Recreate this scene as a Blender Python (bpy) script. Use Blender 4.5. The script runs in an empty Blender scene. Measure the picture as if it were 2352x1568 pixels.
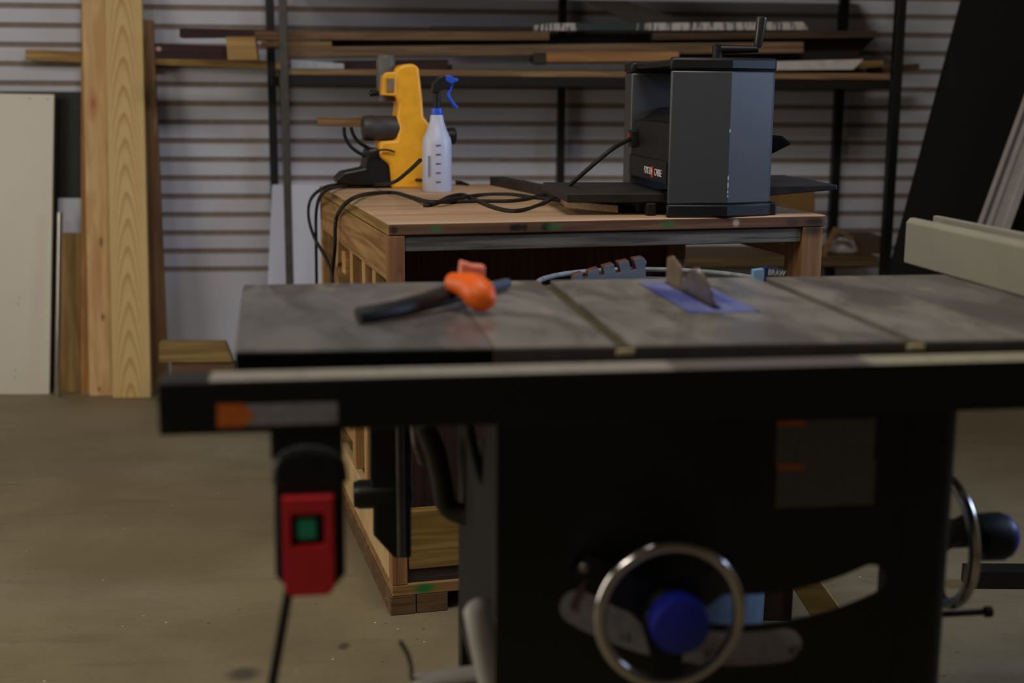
import bpy, bmesh, math, random
from mathutils import Vector, Matrix
from mathutils.geometry import tessellate_polygon
random.seed(7)
SC = bpy.context.scene
COL = SC.collection

# ------------------------------------------------------------------ camera
F, HZ, CH, ROLL = 3000.0, 215.0, 1.18, math.radians(0.4)
PITCH = math.atan((784 - HZ) / F)
c_, s_ = math.cos(PITCH), math.sin(PITCH)
FW = Vector((0, c_, -s_)); U0 = Vector((0, s_, c_)); R0 = Vector((1, 0, 0))
RT = R0 * math.cos(ROLL) + U0 * math.sin(ROLL)
UP = -R0 * math.sin(ROLL) + U0 * math.cos(ROLL)
CP = Vector((0, 0, CH))
cd = bpy.data.cameras.new('camera'); cam = bpy.data.objects.new('camera', cd); COL.objects.link(cam)
cd.sensor_width = 36; cd.lens = F / 2352 * 36; cd.clip_end = 60; cd.clip_start = 0.05
m = Matrix((RT, UP, -FW)).transposed().to_4x4(); m.translation = CP
cam.matrix_world = m
cd.dof.use_dof = True; cd.dof.focus_distance = 3.05; cd.dof.aperture_fstop = 2.1; cd.dof.aperture_blades = 9
SC.camera = cam
SC.view_settings.view_transform = 'Standard'; SC.view_settings.look = 'None'
SC.view_settings.gamma = 1; SC.view_settings.use_curve_mapping = False
SC.view_settings.exposure = 0.0

# ------------------------------------------------------------------ light
w = bpy.data.worlds.new('world'); SC.world = w; w.use_nodes = True
w.node_tree.nodes['Background'].inputs[0].default_value = (0.6, 0.7, 0.9, 1)
w.node_tree.nodes['Background'].inputs[1].default_value = 0.05

def area(name, loc, target, sx, sy, power, color):
    l = bpy.data.lights.new(name, 'AREA'); l.shape = 'RECTANGLE'; l.size = sx; l.size_y = sy
    l.energy = power; l.color = color
    o = bpy.data.objects.new(name, l); COL.objects.link(o); o.location = loc
    o.rotation_euler = (Vector(target) - Vector(loc)).to_track_quat('-Z', 'Y').to_euler()
    return o
area('left_doorway_daylight', (-3.3, 2.6, 1.3), (0, 3.4, 0.6), 2.0, 1.9, 43, (1.0, 0.92, 0.80))
wl = area('right_window_daylight', (3.7, 3.0, 1.9), (0.0, 3.05, 0.9), 0.8, 0.9, 13, (0.48, 0.64, 1.0))
wl.data.spread = math.radians(72)
area('ceiling_tube_light', (0.2, 1.9, 3.25), (0.5, 4.6, 0.4), 1.3, 0.4, 34, (1.0, 0.94, 0.88))
area('ceiling_tube_light', (-2.0, 0.2, 3.25), (-1.6, 0.8, 0), 1.3, 0.4, 32, (1.0, 0.93, 0.84))

# ------------------------------------------------------------------ frames and pixel look-ups
def ray(px, py): return FW + RT * ((px - 1176) / F) - UP * ((py - 784) / F)
def hit(px, py, O, n):
    d = ray(px, py); return CP + d * ((Vector(O) - CP).dot(n) / d.dot(n))
class Fr:
    def __init__(s, x, y, yaw):
        s.o = Vector((x, y, 0)); s.a = math.radians(yaw)
        s.u = Vector((math.cos(s.a), math.sin(s.a), 0)); s.v = Vector((-math.sin(s.a), math.cos(s.a), 0))
    def loc(s, P): d = P - s.o; return Vector((d.dot(s.u), d.dot(s.v), d.z))
    def world(s, p): return s.o + s.u * p[0] + s.v * p[1] + Vector((0, 0, p[2]))
    def pv(s, px, py, v): return s.loc(hit(px, py, s.o + s.v * v, s.v))
    def pz(s, px, py, z): return s.loc(hit(px, py, (0, 0, z), Vector((0, 0, 1))))
    def pu(s, px, py, u): return s.loc(hit(px, py, s.o + s.u * u, s.u))
SAW = Fr(.15, 1.61, 8.7); BEN = Fr(-.27, 2.83, 15.3); WAL = Fr(0, 5.425, 5.5); PLA = Fr(.358, 3.027, 7.0); ROOM = Fr(0, 0, 0)

# ------------------------------------------------------------------ mesh builder
class MB:
    def __init__(s): s.v = []; s.f = []; s.m = []
    def flat_base(s, z):
        """stand the lowest points on height z"""
        lo = min(p[2] for p in s.v)
        s.v = [(p[0], p[1], z + .0005 if p[2] < lo + .02 else p[2]) for p in s.v]; return s
    def face(s, pts, mi=0):
        i = len(s.v); s.v += [tuple(p) for p in pts]; s.f.append(tuple(range(i, i + len(pts)))); s.m.append(mi)
    def loft(s, rings, mi=0, cap=True, closed=False):
        i = len(s.v); n = len(rings[0])
        for r in rings: s.v += [tuple(p) for p in r]
        k = len(rings)
        for a in range(k if closed else k - 1):
            b = (a + 1) % k
            for j in range(n):
                q = (j + 1) % n
                s.f.append((i + a * n + j, i + a * n + q, i + b * n + q, i + b * n + j)); s.m.append(mi)
        if cap and not closed:
            s.f.append(tuple(i + j for j in range(n))[::-1]); s.m.append(mi)
            s.f.append(tuple(i + (k - 1) * n + j for j in range(n))); s.m.append(mi)
        return s
    def prism(s, pts, off, mi=0):
        off = Vector(off); return s.loft([[Vector(p) for p in pts], [Vector(p) + off for p in pts]], mi)
    def box(s, x0, x1, y0, y1, z0, z1, mi=0):
        return s.prism([(x0, y0, z0), (x1, y0, z0), (x1, y0, z1), (x0, y0, z1)], (0, y1 - y0, 0), mi)
    def lathe(s, prof, cen=(0, 0, 0), axis=(0, 0, 1), n=32, mi=0, cap=True, closed=False):
        ax = Vector(axis).normalized(); t = ax.orthogonal().normalized(); b = ax.cross(t); cen = Vector(cen)
        rings = [[cen + ax * h + (t * math.cos(2 * math.pi * j / n) + b * math.sin(2 * math.pi * j / n)) * r for j in range(n)] for r, h in prof]
        return s.loft(rings, mi, cap, closed)
    def tube(s, path, r, n=10, mi=0, sub=0, flat=1.0):
        P = [Vector(p) for p in path]
        if sub: P = smooth_path(P, sub)
        R = r if isinstance(r, (list, tuple)) else [r] * len(P)
        if len(R) != len(P): R = [R[min(len(R) - 1, int(i * len(R) / len(P)))] for i in range(len(P))]
        t = (P[1] - P[0]).normalized(); nn = t.orthogonal().normalized(); rings = []
        for i, p in enumerate(P):
            t2 = (P[min(i + 1, len(P) - 1)] - P[max(i - 1, 0)]).normalized()
            q = t.rotation_difference(t2); nn = (q @ nn).normalized(); t = t2; b = t.cross(nn)
            rings.append([p + (nn * math.cos(2 * math.pi * j / n) + b * math.sin(2 * math.pi * j / n) * flat) * R[i] for j in range(n)])
        return s.loft(rings, mi)
    def torus(s, cen, R, r, axis=(0, 0, 1), n=48, k=12, mi=0):
        return s.lathe([(R + r * math.cos(2 * math.pi * i / k), r * math.sin(2 * math.pi * i / k)) for i in range(k)], cen, axis, n, mi, False, True)
    def plate(s, loops, off, mi=0):
        """flat plate with holes: loops of 3-D points, first is the outline"""
        off = Vector(off); L = [[Vector(p) for p in l] for l in loops]
        flat = [p for l in L for p in l]
        tri = tessellate_polygon(L)
        for t in tri:
            s.face([flat[k] for k in t], mi); s.face([flat[k] + off for k in t][::-1], mi)
        for l in L:
            for j in range(len(l)):
                a, b = l[j], l[(j + 1) % len(l)]; s.face([a, b, b + off, a + off], mi)
        return s

def smooth_path(P, sub):
    out = []
    for i in range(len(P) - 1):
        p0, p1, p2, p3 = P[max(i - 1, 0)], P[i], P[i + 1], P[min(i + 2, len(P) - 1)]
        for k in range(sub):
            t = k / sub
            out.append(0.5 * ((2 * p1) + (p2 - p0) * t + (2 * p0 - 5 * p1 + 4 * p2 - p3) * t * t + (3 * p1 - p0 - 3 * p2 + p3) * t ** 3))
    out.append(P[-1]); return out

BASE = {}
def finish(o, bev, smooth):
    me = o.data
    if smooth:
        for p in me.polygons: p.use_smooth = True
        me.set_sharp_from_angle(angle=math.radians(smooth if smooth is not True else 40))
    if bev:
        b = o.modifiers.new('edge', 'BEVEL'); b.width = bev; b.segments = 2; b.limit_method = 'ANGLE'; b.angle_limit = math.radians(40)

def build(mb, name, mats, parent=None, frame=None, bev=0, smooth=None, label=None, cat=None, group=None, kind=None, base=None):
    mats = mats if isinstance(mats, (list, tuple)) else [mats]
    if parent is not None: b = BASE[parent.name]
    elif base is not None: b = Vector(base)
    else:
        xs = [p[0] for p in mb.v]; ys = [p[1] for p in mb.v]; zs = [p[2] for p in mb.v]
        b = Vector(((min(xs) + max(xs)) / 2, (min(ys) + max(ys)) / 2, min(zs)))
    me = bpy.data.meshes.new(name)
    me.from_pydata([tuple(Vector(p) - b) for p in mb.v], [], mb.f)
    for i, p in enumerate(me.polygons): p.material_index = mb.m[i]
    for mt in mats: me.materials.append(mt)
    bm = bmesh.new(); bm.from_mesh(me)
    bmesh.ops.remove_doubles(bm, verts=bm.verts, dist=1e-5)
    bmesh.ops.recalc_face_normals(bm, faces=bm.faces); bm.to_mesh(me); bm.free()
    o = bpy.data.objects.new(name, me); COL.objects.link(o)
    if parent is not None: o.parent = parent
    else:
        o.location = frame.world(b); o.rotation_euler = (0, 0, frame.a)
        BASE[o.name] = b
    if parent is not None: BASE[o.name] = b
    tag(o, label, cat, group, kind); finish(o, bev, smooth)
    return o
def tag(o, label=None, cat=None, group=None, kind=None):
    for k, v in (('label', label), ('category', cat), ('group', group), ('kind', kind)):
        if v: o[k] = v
def thing(name, label, cat, frame, base=(0, 0, 0), group=None):
    o = bpy.data.objects.new(name, None); COL.objects.link(o); o.empty_display_size = .05
    o.location = frame.world(Vector(base)); o.rotation_euler = (0, 0, frame.a); BASE[o.name] = Vector(base)
    tag(o, label, cat, group); return o
def text(body, name, mat, parent, pos, rot, size, sx=None, extr=.0006):
    """raised lettering as a mesh; sx = width to fit"""
    cu = bpy.data.curves.new(name, 'FONT'); cu.body = body; cu.size = size; cu.extrude = extr; cu.align_x = 'CENTER'; cu.align_y = 'CENTER'
    tmp = bpy.data.objects.new('lettering_source', cu); COL.objects.link(tmp)
    bpy.context.view_layer.update()
    me = bpy.data.meshes.new_from_object(tmp.evaluated_get(bpy.context.evaluated_depsgraph_get()))
    bpy.data.objects.remove(tmp); bpy.data.curves.remove(cu)
    if sx:
        xs = [v.co.x for v in me.vertices]; k = sx / (max(xs) - min(xs))
        for v in me.vertices: v.co.x *= k
    me.materials.clear(); me.materials.append(mat)
    o = bpy.data.objects.new(name, me); COL.objects.link(o); o.parent = parent
    o.location = Vector(pos) - BASE[parent.name]; o.rotation_euler = rot; BASE[o.name] = BASE[parent.name]
    return o
def pxprism(fr, pts, v, depth, mi=0, mb=None):
    mb = mb or MB(); return mb.prism([fr.pv(x, y, v) for x, y in pts], (0, depth, 0), mi)

# ------------------------------------------------------------------ materials
def lin(c):
    if isinstance(c, str): c = [int(c[i:i + 2], 16) / 255 for i in (0, 2, 4)]
    return tuple(((x / 12.92) if x <= .04045 else ((x + .055) / 1.055) ** 2.4) for x in c) + (1,)
class NT:
    def __init__(s, name, rough=.5, metal=0, spec=.5):
        s.m = bpy.data.materials.new(name); s.m.use_nodes = True; s.t = s.m.node_tree
        s.b = s.t.nodes['Principled BSDF']; s.b.inputs['Roughness'].default_value = rough
        s.b.inputs['Metallic'].default_value = metal; s.b.inputs['Specular IOR Level'].default_value = spec
        tc = s.n('ShaderNodeTexCoord'); s.co = tc.outputs['Object']
    def n(s, t, **kw):
        x = s.t.nodes.new(t)
        for k, v in kw.items(): setattr(x, k, v)
        return x
    def l(s, a, b): s.t.links.new(a, b)
    def setin(s, sock, v):
        if hasattr(v, 'is_output') or isinstance(v, bpy.types.NodeSocket): s.l(v, sock)
        else: sock.default_value = v
    def math(s, op, a, b=0.0):
        x = s.n('ShaderNodeMath', operation=op); s.setin(x.inputs[0], a); s.setin(x.inputs[1], b); return x.outputs[0]
    def mapped(s, scale=(1, 1, 1), loc=(0, 0, 0)):
        x = s.n('ShaderNodeMapping'); s.l(s.co, x.inputs[0]); x.inputs['Scale'].default_value = scale; x.inputs['Location'].default_value = loc; return x.outputs[0]
    def noise(s, vec, scale=5, detail=4, rough=.55, dist=0):
        x = s.n('ShaderNodeTexNoise'); s.l(vec, x.inputs['Vector']); x.inputs['Scale'].default_value = scale
        x.inputs['Detail'].default_value = detail; x.inputs['Roughness'].default_value = rough; x.inputs['Distortion'].default_value = dist
        return x.outputs[0]
    def rng(s, v, a, b, c=0, d=1):
        x = s.n('ShaderNodeMapRange', interpolation_type='SMOOTHSTEP'); s.l(v, x.inputs[0])
        for i, q in enumerate((a, b, c, d)): x.inputs[i + 1].default_value = q
        return x.outputs[0]
    def mix(s, fac, a, b, mode='MIX'):
        x = s.n('ShaderNodeMix', data_type='RGBA', blend_type=mode); s.setin(x.inputs[0], fac); s.setin(x.inputs[6], a); s.setin(x.inputs[7], b); return x.outputs[2]
    def spot(s, cen, rad, edge=.5):
        """1 inside an ellipsoid around cen (object coordinates)"""
        x = s.n('ShaderNodeVectorMath', operation='SUBTRACT'); s.l(s.co, x.inputs[0]); x.inputs[1].default_value = cen
        y = s.n('ShaderNodeVectorMath', operation='DIVIDE'); s.l(x.outputs[0], y.inputs[0]); y.inputs[1].default_value = rad
        z = s.n('ShaderNodeVectorMath', operation='LENGTH'); s.l(y.outputs[0], z.inputs[0])
        return s.rng(z.outputs['Value'], 1.0, edge)
    def color(s, c): s.setin(s.b.inputs['Base Color'], c); return s
    def bump(s, h, strength=.2, dist=.01):
        x = s.n('ShaderNodeBump'); s.l(h, x.inputs['Height']); x.inputs['Strength'].default_value = strength; x.inputs['Distance'].default_value = dist
        s.l(x.outputs[0], s.b.inputs['Normal'])

def mat(name, col, rough=.5, metal=0, var=.12, scale=30, spec=.5, bump=0):
    t = NT(name, rough, metal, spec); c = lin(col); nz = t.noise(t.co, scale, 3)
    d = tuple(x * (1 - var) for x in c[:3]) + (1,); e = tuple(min(1, x * (1 + var)) for x in c[:3]) + (1,)
    t.color(t.mix(t.rng(nz, .3, .7), d, e))
    if bump: t.bump(nz, bump)
    return t.m
def wood(name, light, dark, axis=0, across=60, rough=.65, spots=(), extra=None, bands=.5):
    t = NT(name, rough, 0, .3)
    sc = [across] * 3; sc[axis] = across / 22
    a = t.noise(t.mapped(sc), 1, 5, .6, .6)
    sc2 = [9] * 3; sc2[axis] = 1.2
    b = t.noise(t.mapped(sc2, (3.1, 1.7, .4)), 1, 2, .5, 1.0)
    c = t.mix(t.rng(a, .35, .68), lin(dark), lin(light))
    c = t.mix(t.math('MULTIPLY', t.rng(b, .42, .62), bands), c, lin(dark))
    for cen, rad, col, k in spots:
        c = t.mix(t.math('MULTIPLY', t.spot(cen, rad, .3), k), c, lin(col))
    if extra: c = extra(t, c)
    t.color(c); t.bump(a, .12, .004)
    return t.m

M = {}
M['black_paint'] = mat('black_paint', '0d0d0e', .42, 0, .2, 20)
M['black_plastic'] = mat('black_plastic', '151516', .5, 0, .15, 40, .35)
M['black_rubber'] = mat('black_rubber', '1a1815', .7, 0, .2, 40)
M['matt_black'] = mat('matt_black', '0c0c0c', .9, 0, .1, 20, .1)
M['dark_steel'] = mat('dark_steel', '35322f', .5, .4, .25, 25)
M['steel'] = mat('steel', '9a9690', .3, .9, .1, 40)
M['chrome'] = mat('chrome', 'cfcac4', .16, 1, .05, 20)
M['bottle_blue'] = mat('bottle_blue', '2a55d0', .4, 0, .08, 30)
M['blue_plastic'] = mat('blue_plastic', '1e2a9c', .4, 0, .08, 30)
M['red_plastic'] = mat('red_plastic', 'd0282e', .4, 0, .06, 30)
M['green_plastic'] = mat('green_plastic', '2c9a78', .4, 0, .05, 30)
M['orange_plastic'] = mat('orange_plastic', 'ff6a0c', .45, 0, .05, 30)
M['pink_orange'] = mat('pink_orange', 'ff8f74', .5, 0, .1, 60)
M['yellow_paint'] = mat('yellow_paint', 'f0aa24', .4, 0, .08, 25)
M['white_plastic'] = mat('white_plastic', 'cfcbc2', .4, 0, .05, 20)
M['cream_plastic'] = mat('cream_plastic', '959181', .45, 0, .04, 10)
M['label_orange'] = mat('label_orange', 'd06a24', .5, 0, .1, 60)
M['label_grey'] = mat('label_grey', '8f8d92', .5, 0, .15, 90)
M['label_dim'] = mat('label_dim', '68686e', .5, 0, .12, 160)
M['lettering_white'] = mat('lettering_white', 'd8d4cc', .5, 0, .03, 20)
M['lettering_black'] = mat('lettering_black', '1c1a1a', .5, 0, .03, 20)

def m_floor():
    t = NT('concrete_floor', .62, 0, .4)
    a = t.noise(t.co, 1.3, 6, .6, .3); b = t.noise(t.mapped((3, 14, 1)), 1, 5, .6, .5); d = t.noise(t.co, 55, 4, .7)
    c = t.mix(t.rng(a, .35, .65), lin('786c51'), lin('8a7e62'))
    c = t.mix(t.math('MULTIPLY', t.rng(b, .5, .75), .35), c, lin('5b523e'))
    c = t.mix(t.math('MULTIPLY', t.rng(d, .45, .7), .18), c, lin('5a5044'))
    v = t.n('ShaderNodeTexVoronoi'); t.l(t.co, v.inputs['Vector']); v.inputs['Scale'].default_value = 16
    sp = t.math('MULTIPLY', t.math('LESS_THAN', v.outputs['Distance'], .05), t.math('GREATER_THAN', t.noise(t.co, 7, 2), .53))
    c = t.mix(t.math('MULTIPLY', sp, .6), c, lin('e2d6bd'))
    v2 = t.n('ShaderNodeTexVoronoi'); t.l(t.mapped((1, 1.7, 1), (.37, .2, 0)), v2.inputs['Vector']); v2.inputs['Scale'].default_value = 11
    sp2 = t.math('LESS_THAN', v2.outputs['Distance'], .05)
    c = t.mix(t.math('MULTIPLY', sp2, .7), c, lin('3d3428'))
    for cen, rad in (((-.55, 2.52, 0), (.05, .05, .1)), ((-.36, 2.66, 0), (.02, .03, .1))):
        c = t.mix(t.math('MULTIPLY', t.spot(cen, rad, .2), .75), c, lin('3a352f'))
    t.color(c); t.bump(d, .08, .004); return t.m
M['floor'] = m_floor()
M['slatwall'] = mat('slatwall_melamine', 'bdbec8', .38, 0, .03, 3)
M['slat_groove'] = mat('slat_groove', '82746a', .8, 0, .1, 30)
M['plain_wall'] = mat('plain_wall', 'a9a39a', .7, 0, .05, 2)
M['ceiling'] = mat('ceiling_paint', '8a8680', .8, 0, .05, 2)

def m_iron(name, c0, c1, rough):
    t = NT(name, rough, .2, .5)
    a = t.noise(t.mapped((9, 4, 4)), 1, 5, .6, .8); b = t.noise(t.co, 90, 3)
    c = t.mix(t.rng(a, .35, .65), lin(c0), lin(c1)); c = t.mix(t.math('MULTIPLY', t.rng(b, .5, .8), .25), c, lin('4a4032'))
    e = t.noise(t.mapped((14, 5, 5), (2, 5, 1)), 1, 3)
    c = t.mix(t.math('MULTIPLY', t.rng(e, .62, .75), .5), c, lin('c8ab86'))
    t.color(c); r = t.rng(a, .3, .7, rough - .06, rough + .1); t.l(r, t.b.inputs['Roughness']); return t.m
M['cast_iron'] = m_iron('cast_iron', '6f6960', '979085', .28)
M['wing_iron'] = m_iron('wing_iron', '56534f', '7a7671', .36)
M['dusty_slot'] = mat('dusty_slot', '4e4228', .9, 0, .2, 40)
M['dust'] = mat('sawdust', 'd8c596', .95, 0, .15, 60)

def m_insert():
    t = NT('insert_blue', .4); a = t.noise(t.mapped((12, 4, 4)), 1, 3)
    t.color(t.mix(t.rng(a, .4, .65), lin('434c92'), lin('7b81b2'))); return t.m
M['insert'] = m_insert()

P_L, P_D = 'd6b27c', 'a8793f'
M['pine'] = wood('pine', 'cfa76e', 'a37339', 0)
M['pine_z'] = wood('pine_z', 'cba673', 'a27848', 2)
M['pine_y'] = wood('pine_y', 'cba673', 'a27848', 1)
M['brown_wood'] = wood('brown_wood', '7d6145', '5a432c', 0)
M['brown_wood_z'] = wood('brown_wood_z', '7c6148', '5c4530', 2)
M['dark_wood'] = wood('dark_wood', '70483a', '4c2e24', 2)
M['maroon'] = wood('maroon_paint', '3c2024', '2a1418', 0, 40, .45)
M['grey_wood'] = wood('grey_weathered_wood', '6f6a62', '45413c', 0, 90)
M['tan_shelf'] = wood('tan_shelf', '9a7c58', '6f5537', 0)
M['white_board'] = mat('white_board', 'd6cfbd', .4, 0, .02, 4)
M['dark_board'] = mat('dark_board', '1c1b1a', .55, 0, .2, 8)
M['black_panel'] = mat('black_panel', '0e0e0d', .6, 0, .15, 3)
M['cardboard'] = mat('cardboard', '7a5a30', .85, 0, .06, 20)
M['brown_box'] = mat('brown_box', '4a3325', .8, 0, .08, 20)
M['particle'] = mat('particle_board_edge', '4f3826', .9, 0, .25, 120)
M['grey_sheet'] = mat('grey_sheet', 'b2b4c0', .35, .0, .04, 4)

# ------------------------------------------------------------------ setting
XL, XR, YF, ZC = -3.4, 3.8, -3.0, 3.4
mb = MB().box(XL - .1, XR + .1, YF - .1, 6.2, -.1, 0); build(mb, 'floor', M['floor'], None, ROOM, kind='structure', base=(0, 0, 0))
mb = MB().box(XL - .1, XR + .1, YF - .1, 6.2, ZC, ZC + .1); build(mb, 'ceiling', M['ceiling'], None, ROOM, kind='structure')
mb = MB().box(XL - .1, XL, YF, 6.2, 0, ZC); build(mb, 'wall_left', M['plain_wall'], None, ROOM, kind='structure')
mb = MB().box(XR, XR + .1, YF, 6.2, 0, ZC); build(mb, 'wall_right', M['plain_wall'], None, ROOM, kind='structure')
mb = MB().box(XL, XR, YF - .1, YF, 0, ZC); build(mb, 'wall_front', M['plain_wall'], None, ROOM, kind='structure')
# grooved slat wall (T-slots every 3 inches)
zr = WAL.pv(450, 493, 0).z; pitch = .0741; gh = .0105
prof = [(0, 0, 0)]; mids = []
z = zr
while z > .47: z -= pitch
while z < ZC - .05:
    if z > .43:
        prof += [(0, z - gh, 0), (.007, z - gh, 1), (.007, z + gh, 1), (0, z + gh, 1)]
    z += pitch
prof += [(0, ZC, 0)]
mb = MB(); ua, ub = -3.9, 4.1
for (d0, z0, k0), (d1, z1, k1) in zip(prof[:-1], prof[1:]):
    mb.face([(ua, d0, z0), (ub, d0, z0), (ub, d1, z1), (ua, d1, z1)], k1)
mb.box(ua, ub, .011, .06, 0, ZC, 1)
build(mb, 'wall_back', [M['slatwall'], M['slat_groove']], None, WAL, kind='structure', base=(0, 0, 0))

# ------------------------------------------------------------------ workbench
bench = thing('workbench', 'wooden workbench with sawdust covered top and paint stained front edge', 'workbench', BEN)
BW, BD, BH = 1.062, 1.22, .90
def spots_edge():
    L = []
    for px, r, c, k in ((1000, .022, '2f6a3c', .7), (1190, .014, '0d0d0c', .95), (1255, .018, '0d0d0c', .9), (1275, .03, '2f6a3c', .6), (1535, .03, '2f6a3c', .7), (1690, .012, 'd8c8b8', .5), (905, .012, '20130c', .8), (1872, .04, '1f1f1a', .85), (1820, .025, '2c3326', .6), (1178, .012, '0d0d0c', .9), (1205, .01, '0d0d0c', .8)):
        p = BEN.pv(px, 528, 0); L.append(((p.x, 0, BH - .013), (r, .004, .012), c, k))
    return L
M['bench_top'] = wood('bench_top_plywood', 'c6a381', 'a88866', 0, 12, .9)
M['bench_side'] = wood('bench_side_board', 'b4905a', '7f5b33', 1, 45, .7)
tp = MB()
rc = .025
plan = [(0, 0), (BW - rc, 0)] + [(BW - rc + rc * math.sin(a), rc - rc * math.cos(a)) for a in [math.radians(q) for q in (20, 40, 60, 80, 90)]] + [(BW, BD), (0, BD)]
tp.prism([(x, y, BH - .026) for x, y in plan], (0, 0, .026))
tp.m = [1] * len(tp.m); tp.m[-1] = 0; tp.m[len(plan) - 1] = 2
M['bench_edge'] = wood('bench_edge_ply', '7d5a40', '553a28', 0, 40, .8, spots_edge())
build(tp, 'bench_top', [M['bench_top'], M['bench_edge'], wood('bench_end_ply', 'b09058', '80612f', 1, 45)], bench, bev=.003)
build(MB().box(.0365, .992, .006, .044, .838, .873), 'front_apron', M['grey_wood'], bench, bev=.002, label='grey weathered front apron board')
build(MB().box(.0, .03, .04, BD - .01, .772, .872), 'side_apron', M['bench_side'], bench, bev=.002)
build(MB().box(BW - .045, BW - .01, .05, BD - .01, .79, .872), 'side_apron', M['bench_side'], bench, bev=.002)
build(MB().box(.0, BW - .02, BD - .05, BD - .012, .80, .872), 'back_apron', M['brown_wood'], bench, bev=.002)
legm = wood('bench_leg_pine', 'a87c52', '7f5737', 2, 50, .7, [((.026, .004, .80), (.008, .01, .018), '6e4630', .8), ((.028, .004, .74), (.008, .01, .03), '6e4630', .7), ((1.025, .004, .74), (.012, .01, .07), '7a4d36', .8), ((1.02, .004, .868), (.05, .01, .03), '1d1812', .9)])
build(MB().box(0, .036, 0, .038, .072, .8735), 'leg', legm, bench, bev=.002)
build(MB().box(.9935, 1.046, 0, .09, .046, .8735), 'leg', legm, bench, bev=.002)
build(MB().box(0, .09, BD - .05, BD - .012, .072, .80), 'leg', M['pine_z'], bench, bev=.002)
build(MB().box(BW - .07, BW - .03, BD - .06, BD - .012, .0, .80), 'leg', M['pine_z'], bench, bev=.002)
build(MB().box(0, 1.05, 0, BD - .05, .046, .072), 'bottom_shelf', wood('bottom_shelf_ply', 'b28a58', '7c5a34', 0, 45, .75, [((.075, 0, .06), (.035, .01, .018), '1f7a38', .95)]), bench, bev=.002)
build(MB().box(-.004, .055, 0, BD - .05, 0, .046), 'runner', M['brown_wood'], bench, bev=.002)
build(MB().box(.057, .13, 0, BD - .05, 0, .046), 'runner', M['brown_wood'], bench, bev=.002)
build(MB().box(.95, 1.05, 0, BD - .05, 0, .046), 'runner', M['brown_wood'], bench, bev=.002)
build(MB().box(.036, .9935, .01, .04, .072, .105), 'bottom_rail', wood('dark_rail', '4c4340', '332b29', 0), bench, bev=.002)
build(MB().box(.04, .9935, .004, .034, .106, .245), 'lower_panel', wood('yellow_panel', 'a5854a', '7d5f2e', 0, 70), bench, bev=.002)
build(MB().box(.0, .02, .04, BD - .06, .073, .19), 'lower_side_panel', mat('pale_side_panel', 'c9ab78', .7, 0, .1, 12), bench, bev=.002)
build(MB().box(.05, .85, .48, .50, .073, .872), 'back_panel', M['dark_wood'], bench, label='dark red brown panel under the bench top')
build(MB().box(.84, .89, .46, .50, .073, .872), 'inner_post', wood('pale_post', '9c8274', '6c4a3c', 2), bench, bev=.002)
for k, (v0, wd) in enumerate(((.20, .045), (.36, .045), (.56, .05), (.84, .05))):
    build(MB().box(.002, .05, v0, v0 + wd, .19, .771), 'side_stud', M['pine_z'], bench, bev=.002)
    build(MB().box(.03, .045, v0 + wd, v0 + wd + .11, .19, .771), 'side_board', M['brown_wood_z'], bench)
build(MB().box(-.004, .05, .66, .72, .70, .76), 'cleat', M['pine'], bench, bev=.002)
for z in (.25, .31, .37, .43):
    build(MB().box(.003, .03, .62, .82, z, z + .03), 'side_cleat', M['pine_y'], bench, bev=.002)

# ------------------------------------------------------------------ lumber standing by the wall, left
def leanboard(name, px, v0, v1, depth, m, label, cat, bev=.002, group=None, spotsfn=None):
    """px: bottom-left, bottom-right, top-right, top-left; v0 at the floor, v1 at the top"""
    bl, br, tr, tl = px
    P = [WAL.pv(*bl, v0), WAL.pv(*br, v0), WAL.pv(*tr, v1), WAL.pv(*tl, v1)]
    for p in P[:2]:
        if p.z < .2: p.z = 0
    mb = MB().prism(P, (0, depth, 0)); return build(mb, name, m, None, WAL, bev=bev, label=label, cat=cat, group=group)
def vfloor(px, py): return WAL.pz(px, py, 0).y
v_ = vfloor(60, 905)
pw = thing('melamine_board', 'white melamine panel with brown edge leaning by the wall, at the left border', 'panel', WAL, WAL.pz(0, 905, 0))
P = [WAL.pv(-120, 905, v_), WAL.pv(113, 905, v_), WAL.pv(124, 217, v_ + .10), WAL.pv(-120, 213, v_ + .10)]
build(MB().prism(P, (0, .003, 0)), 'melamine_face', M['white_board'], pw)
build(MB().prism([p + Vector((0, .003, 0)) for p in (P[0], P[1] + Vector((.004, 0, 0)), P[2] + Vector((.004, 0, 0)), P[3])], (0, .016, 0)), 'particle_core', M['particle'], pw, label='brown particle board edge')
for x, y in ((68, 226), (109, 228), (45, 683), (42, 698), (36, 850), (34, 867)):
    t = (905 - y) / 690; v = v_ + .10 * t - .001; p = WAL.pv(x, y, v)
    build(MB().lathe([(.0025, 0), (.002, .0012)], p, (0, -1, 0), 10), 'screw_hole', M['particle'], pw)
leanboard('dark_backing_board', ((-120, 880), (230, 880), (230, 211), (-120, 209)), -.12, -.045, .02, M['black_panel'], 'black panel standing behind the white panel and the upright boards', 'panel')
leanboard('grey_offcut_board', ((130, 890), (220, 890), (222, 455), (133, 455)), -.155, -.10, .012, M['grey_sheet'], 'small grey sheet in the gap between white panel and boards', 'panel')
leanboard('plywood_offcut', ((138, 906), (225, 906), (225, 535), (142, 535)), -.178, -.13, .012, wood('ply_off', 'b0905a', '7c5f30', 2, 14, .6, (), None, .8), 'tan plywood offcut standing low between white panel and boards', 'plywood')
vt = -.235; a = WAL.pz(132, 911, 0); b = WAL.pv(138, 488, vt + .05)
build(MB().tube([a, b], .011, 14), 'metal_tube', M['chrome'], None, WAL, smooth=True, label='thin shiny metal tube upright against the white panel edge', cat='tube')
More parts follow.
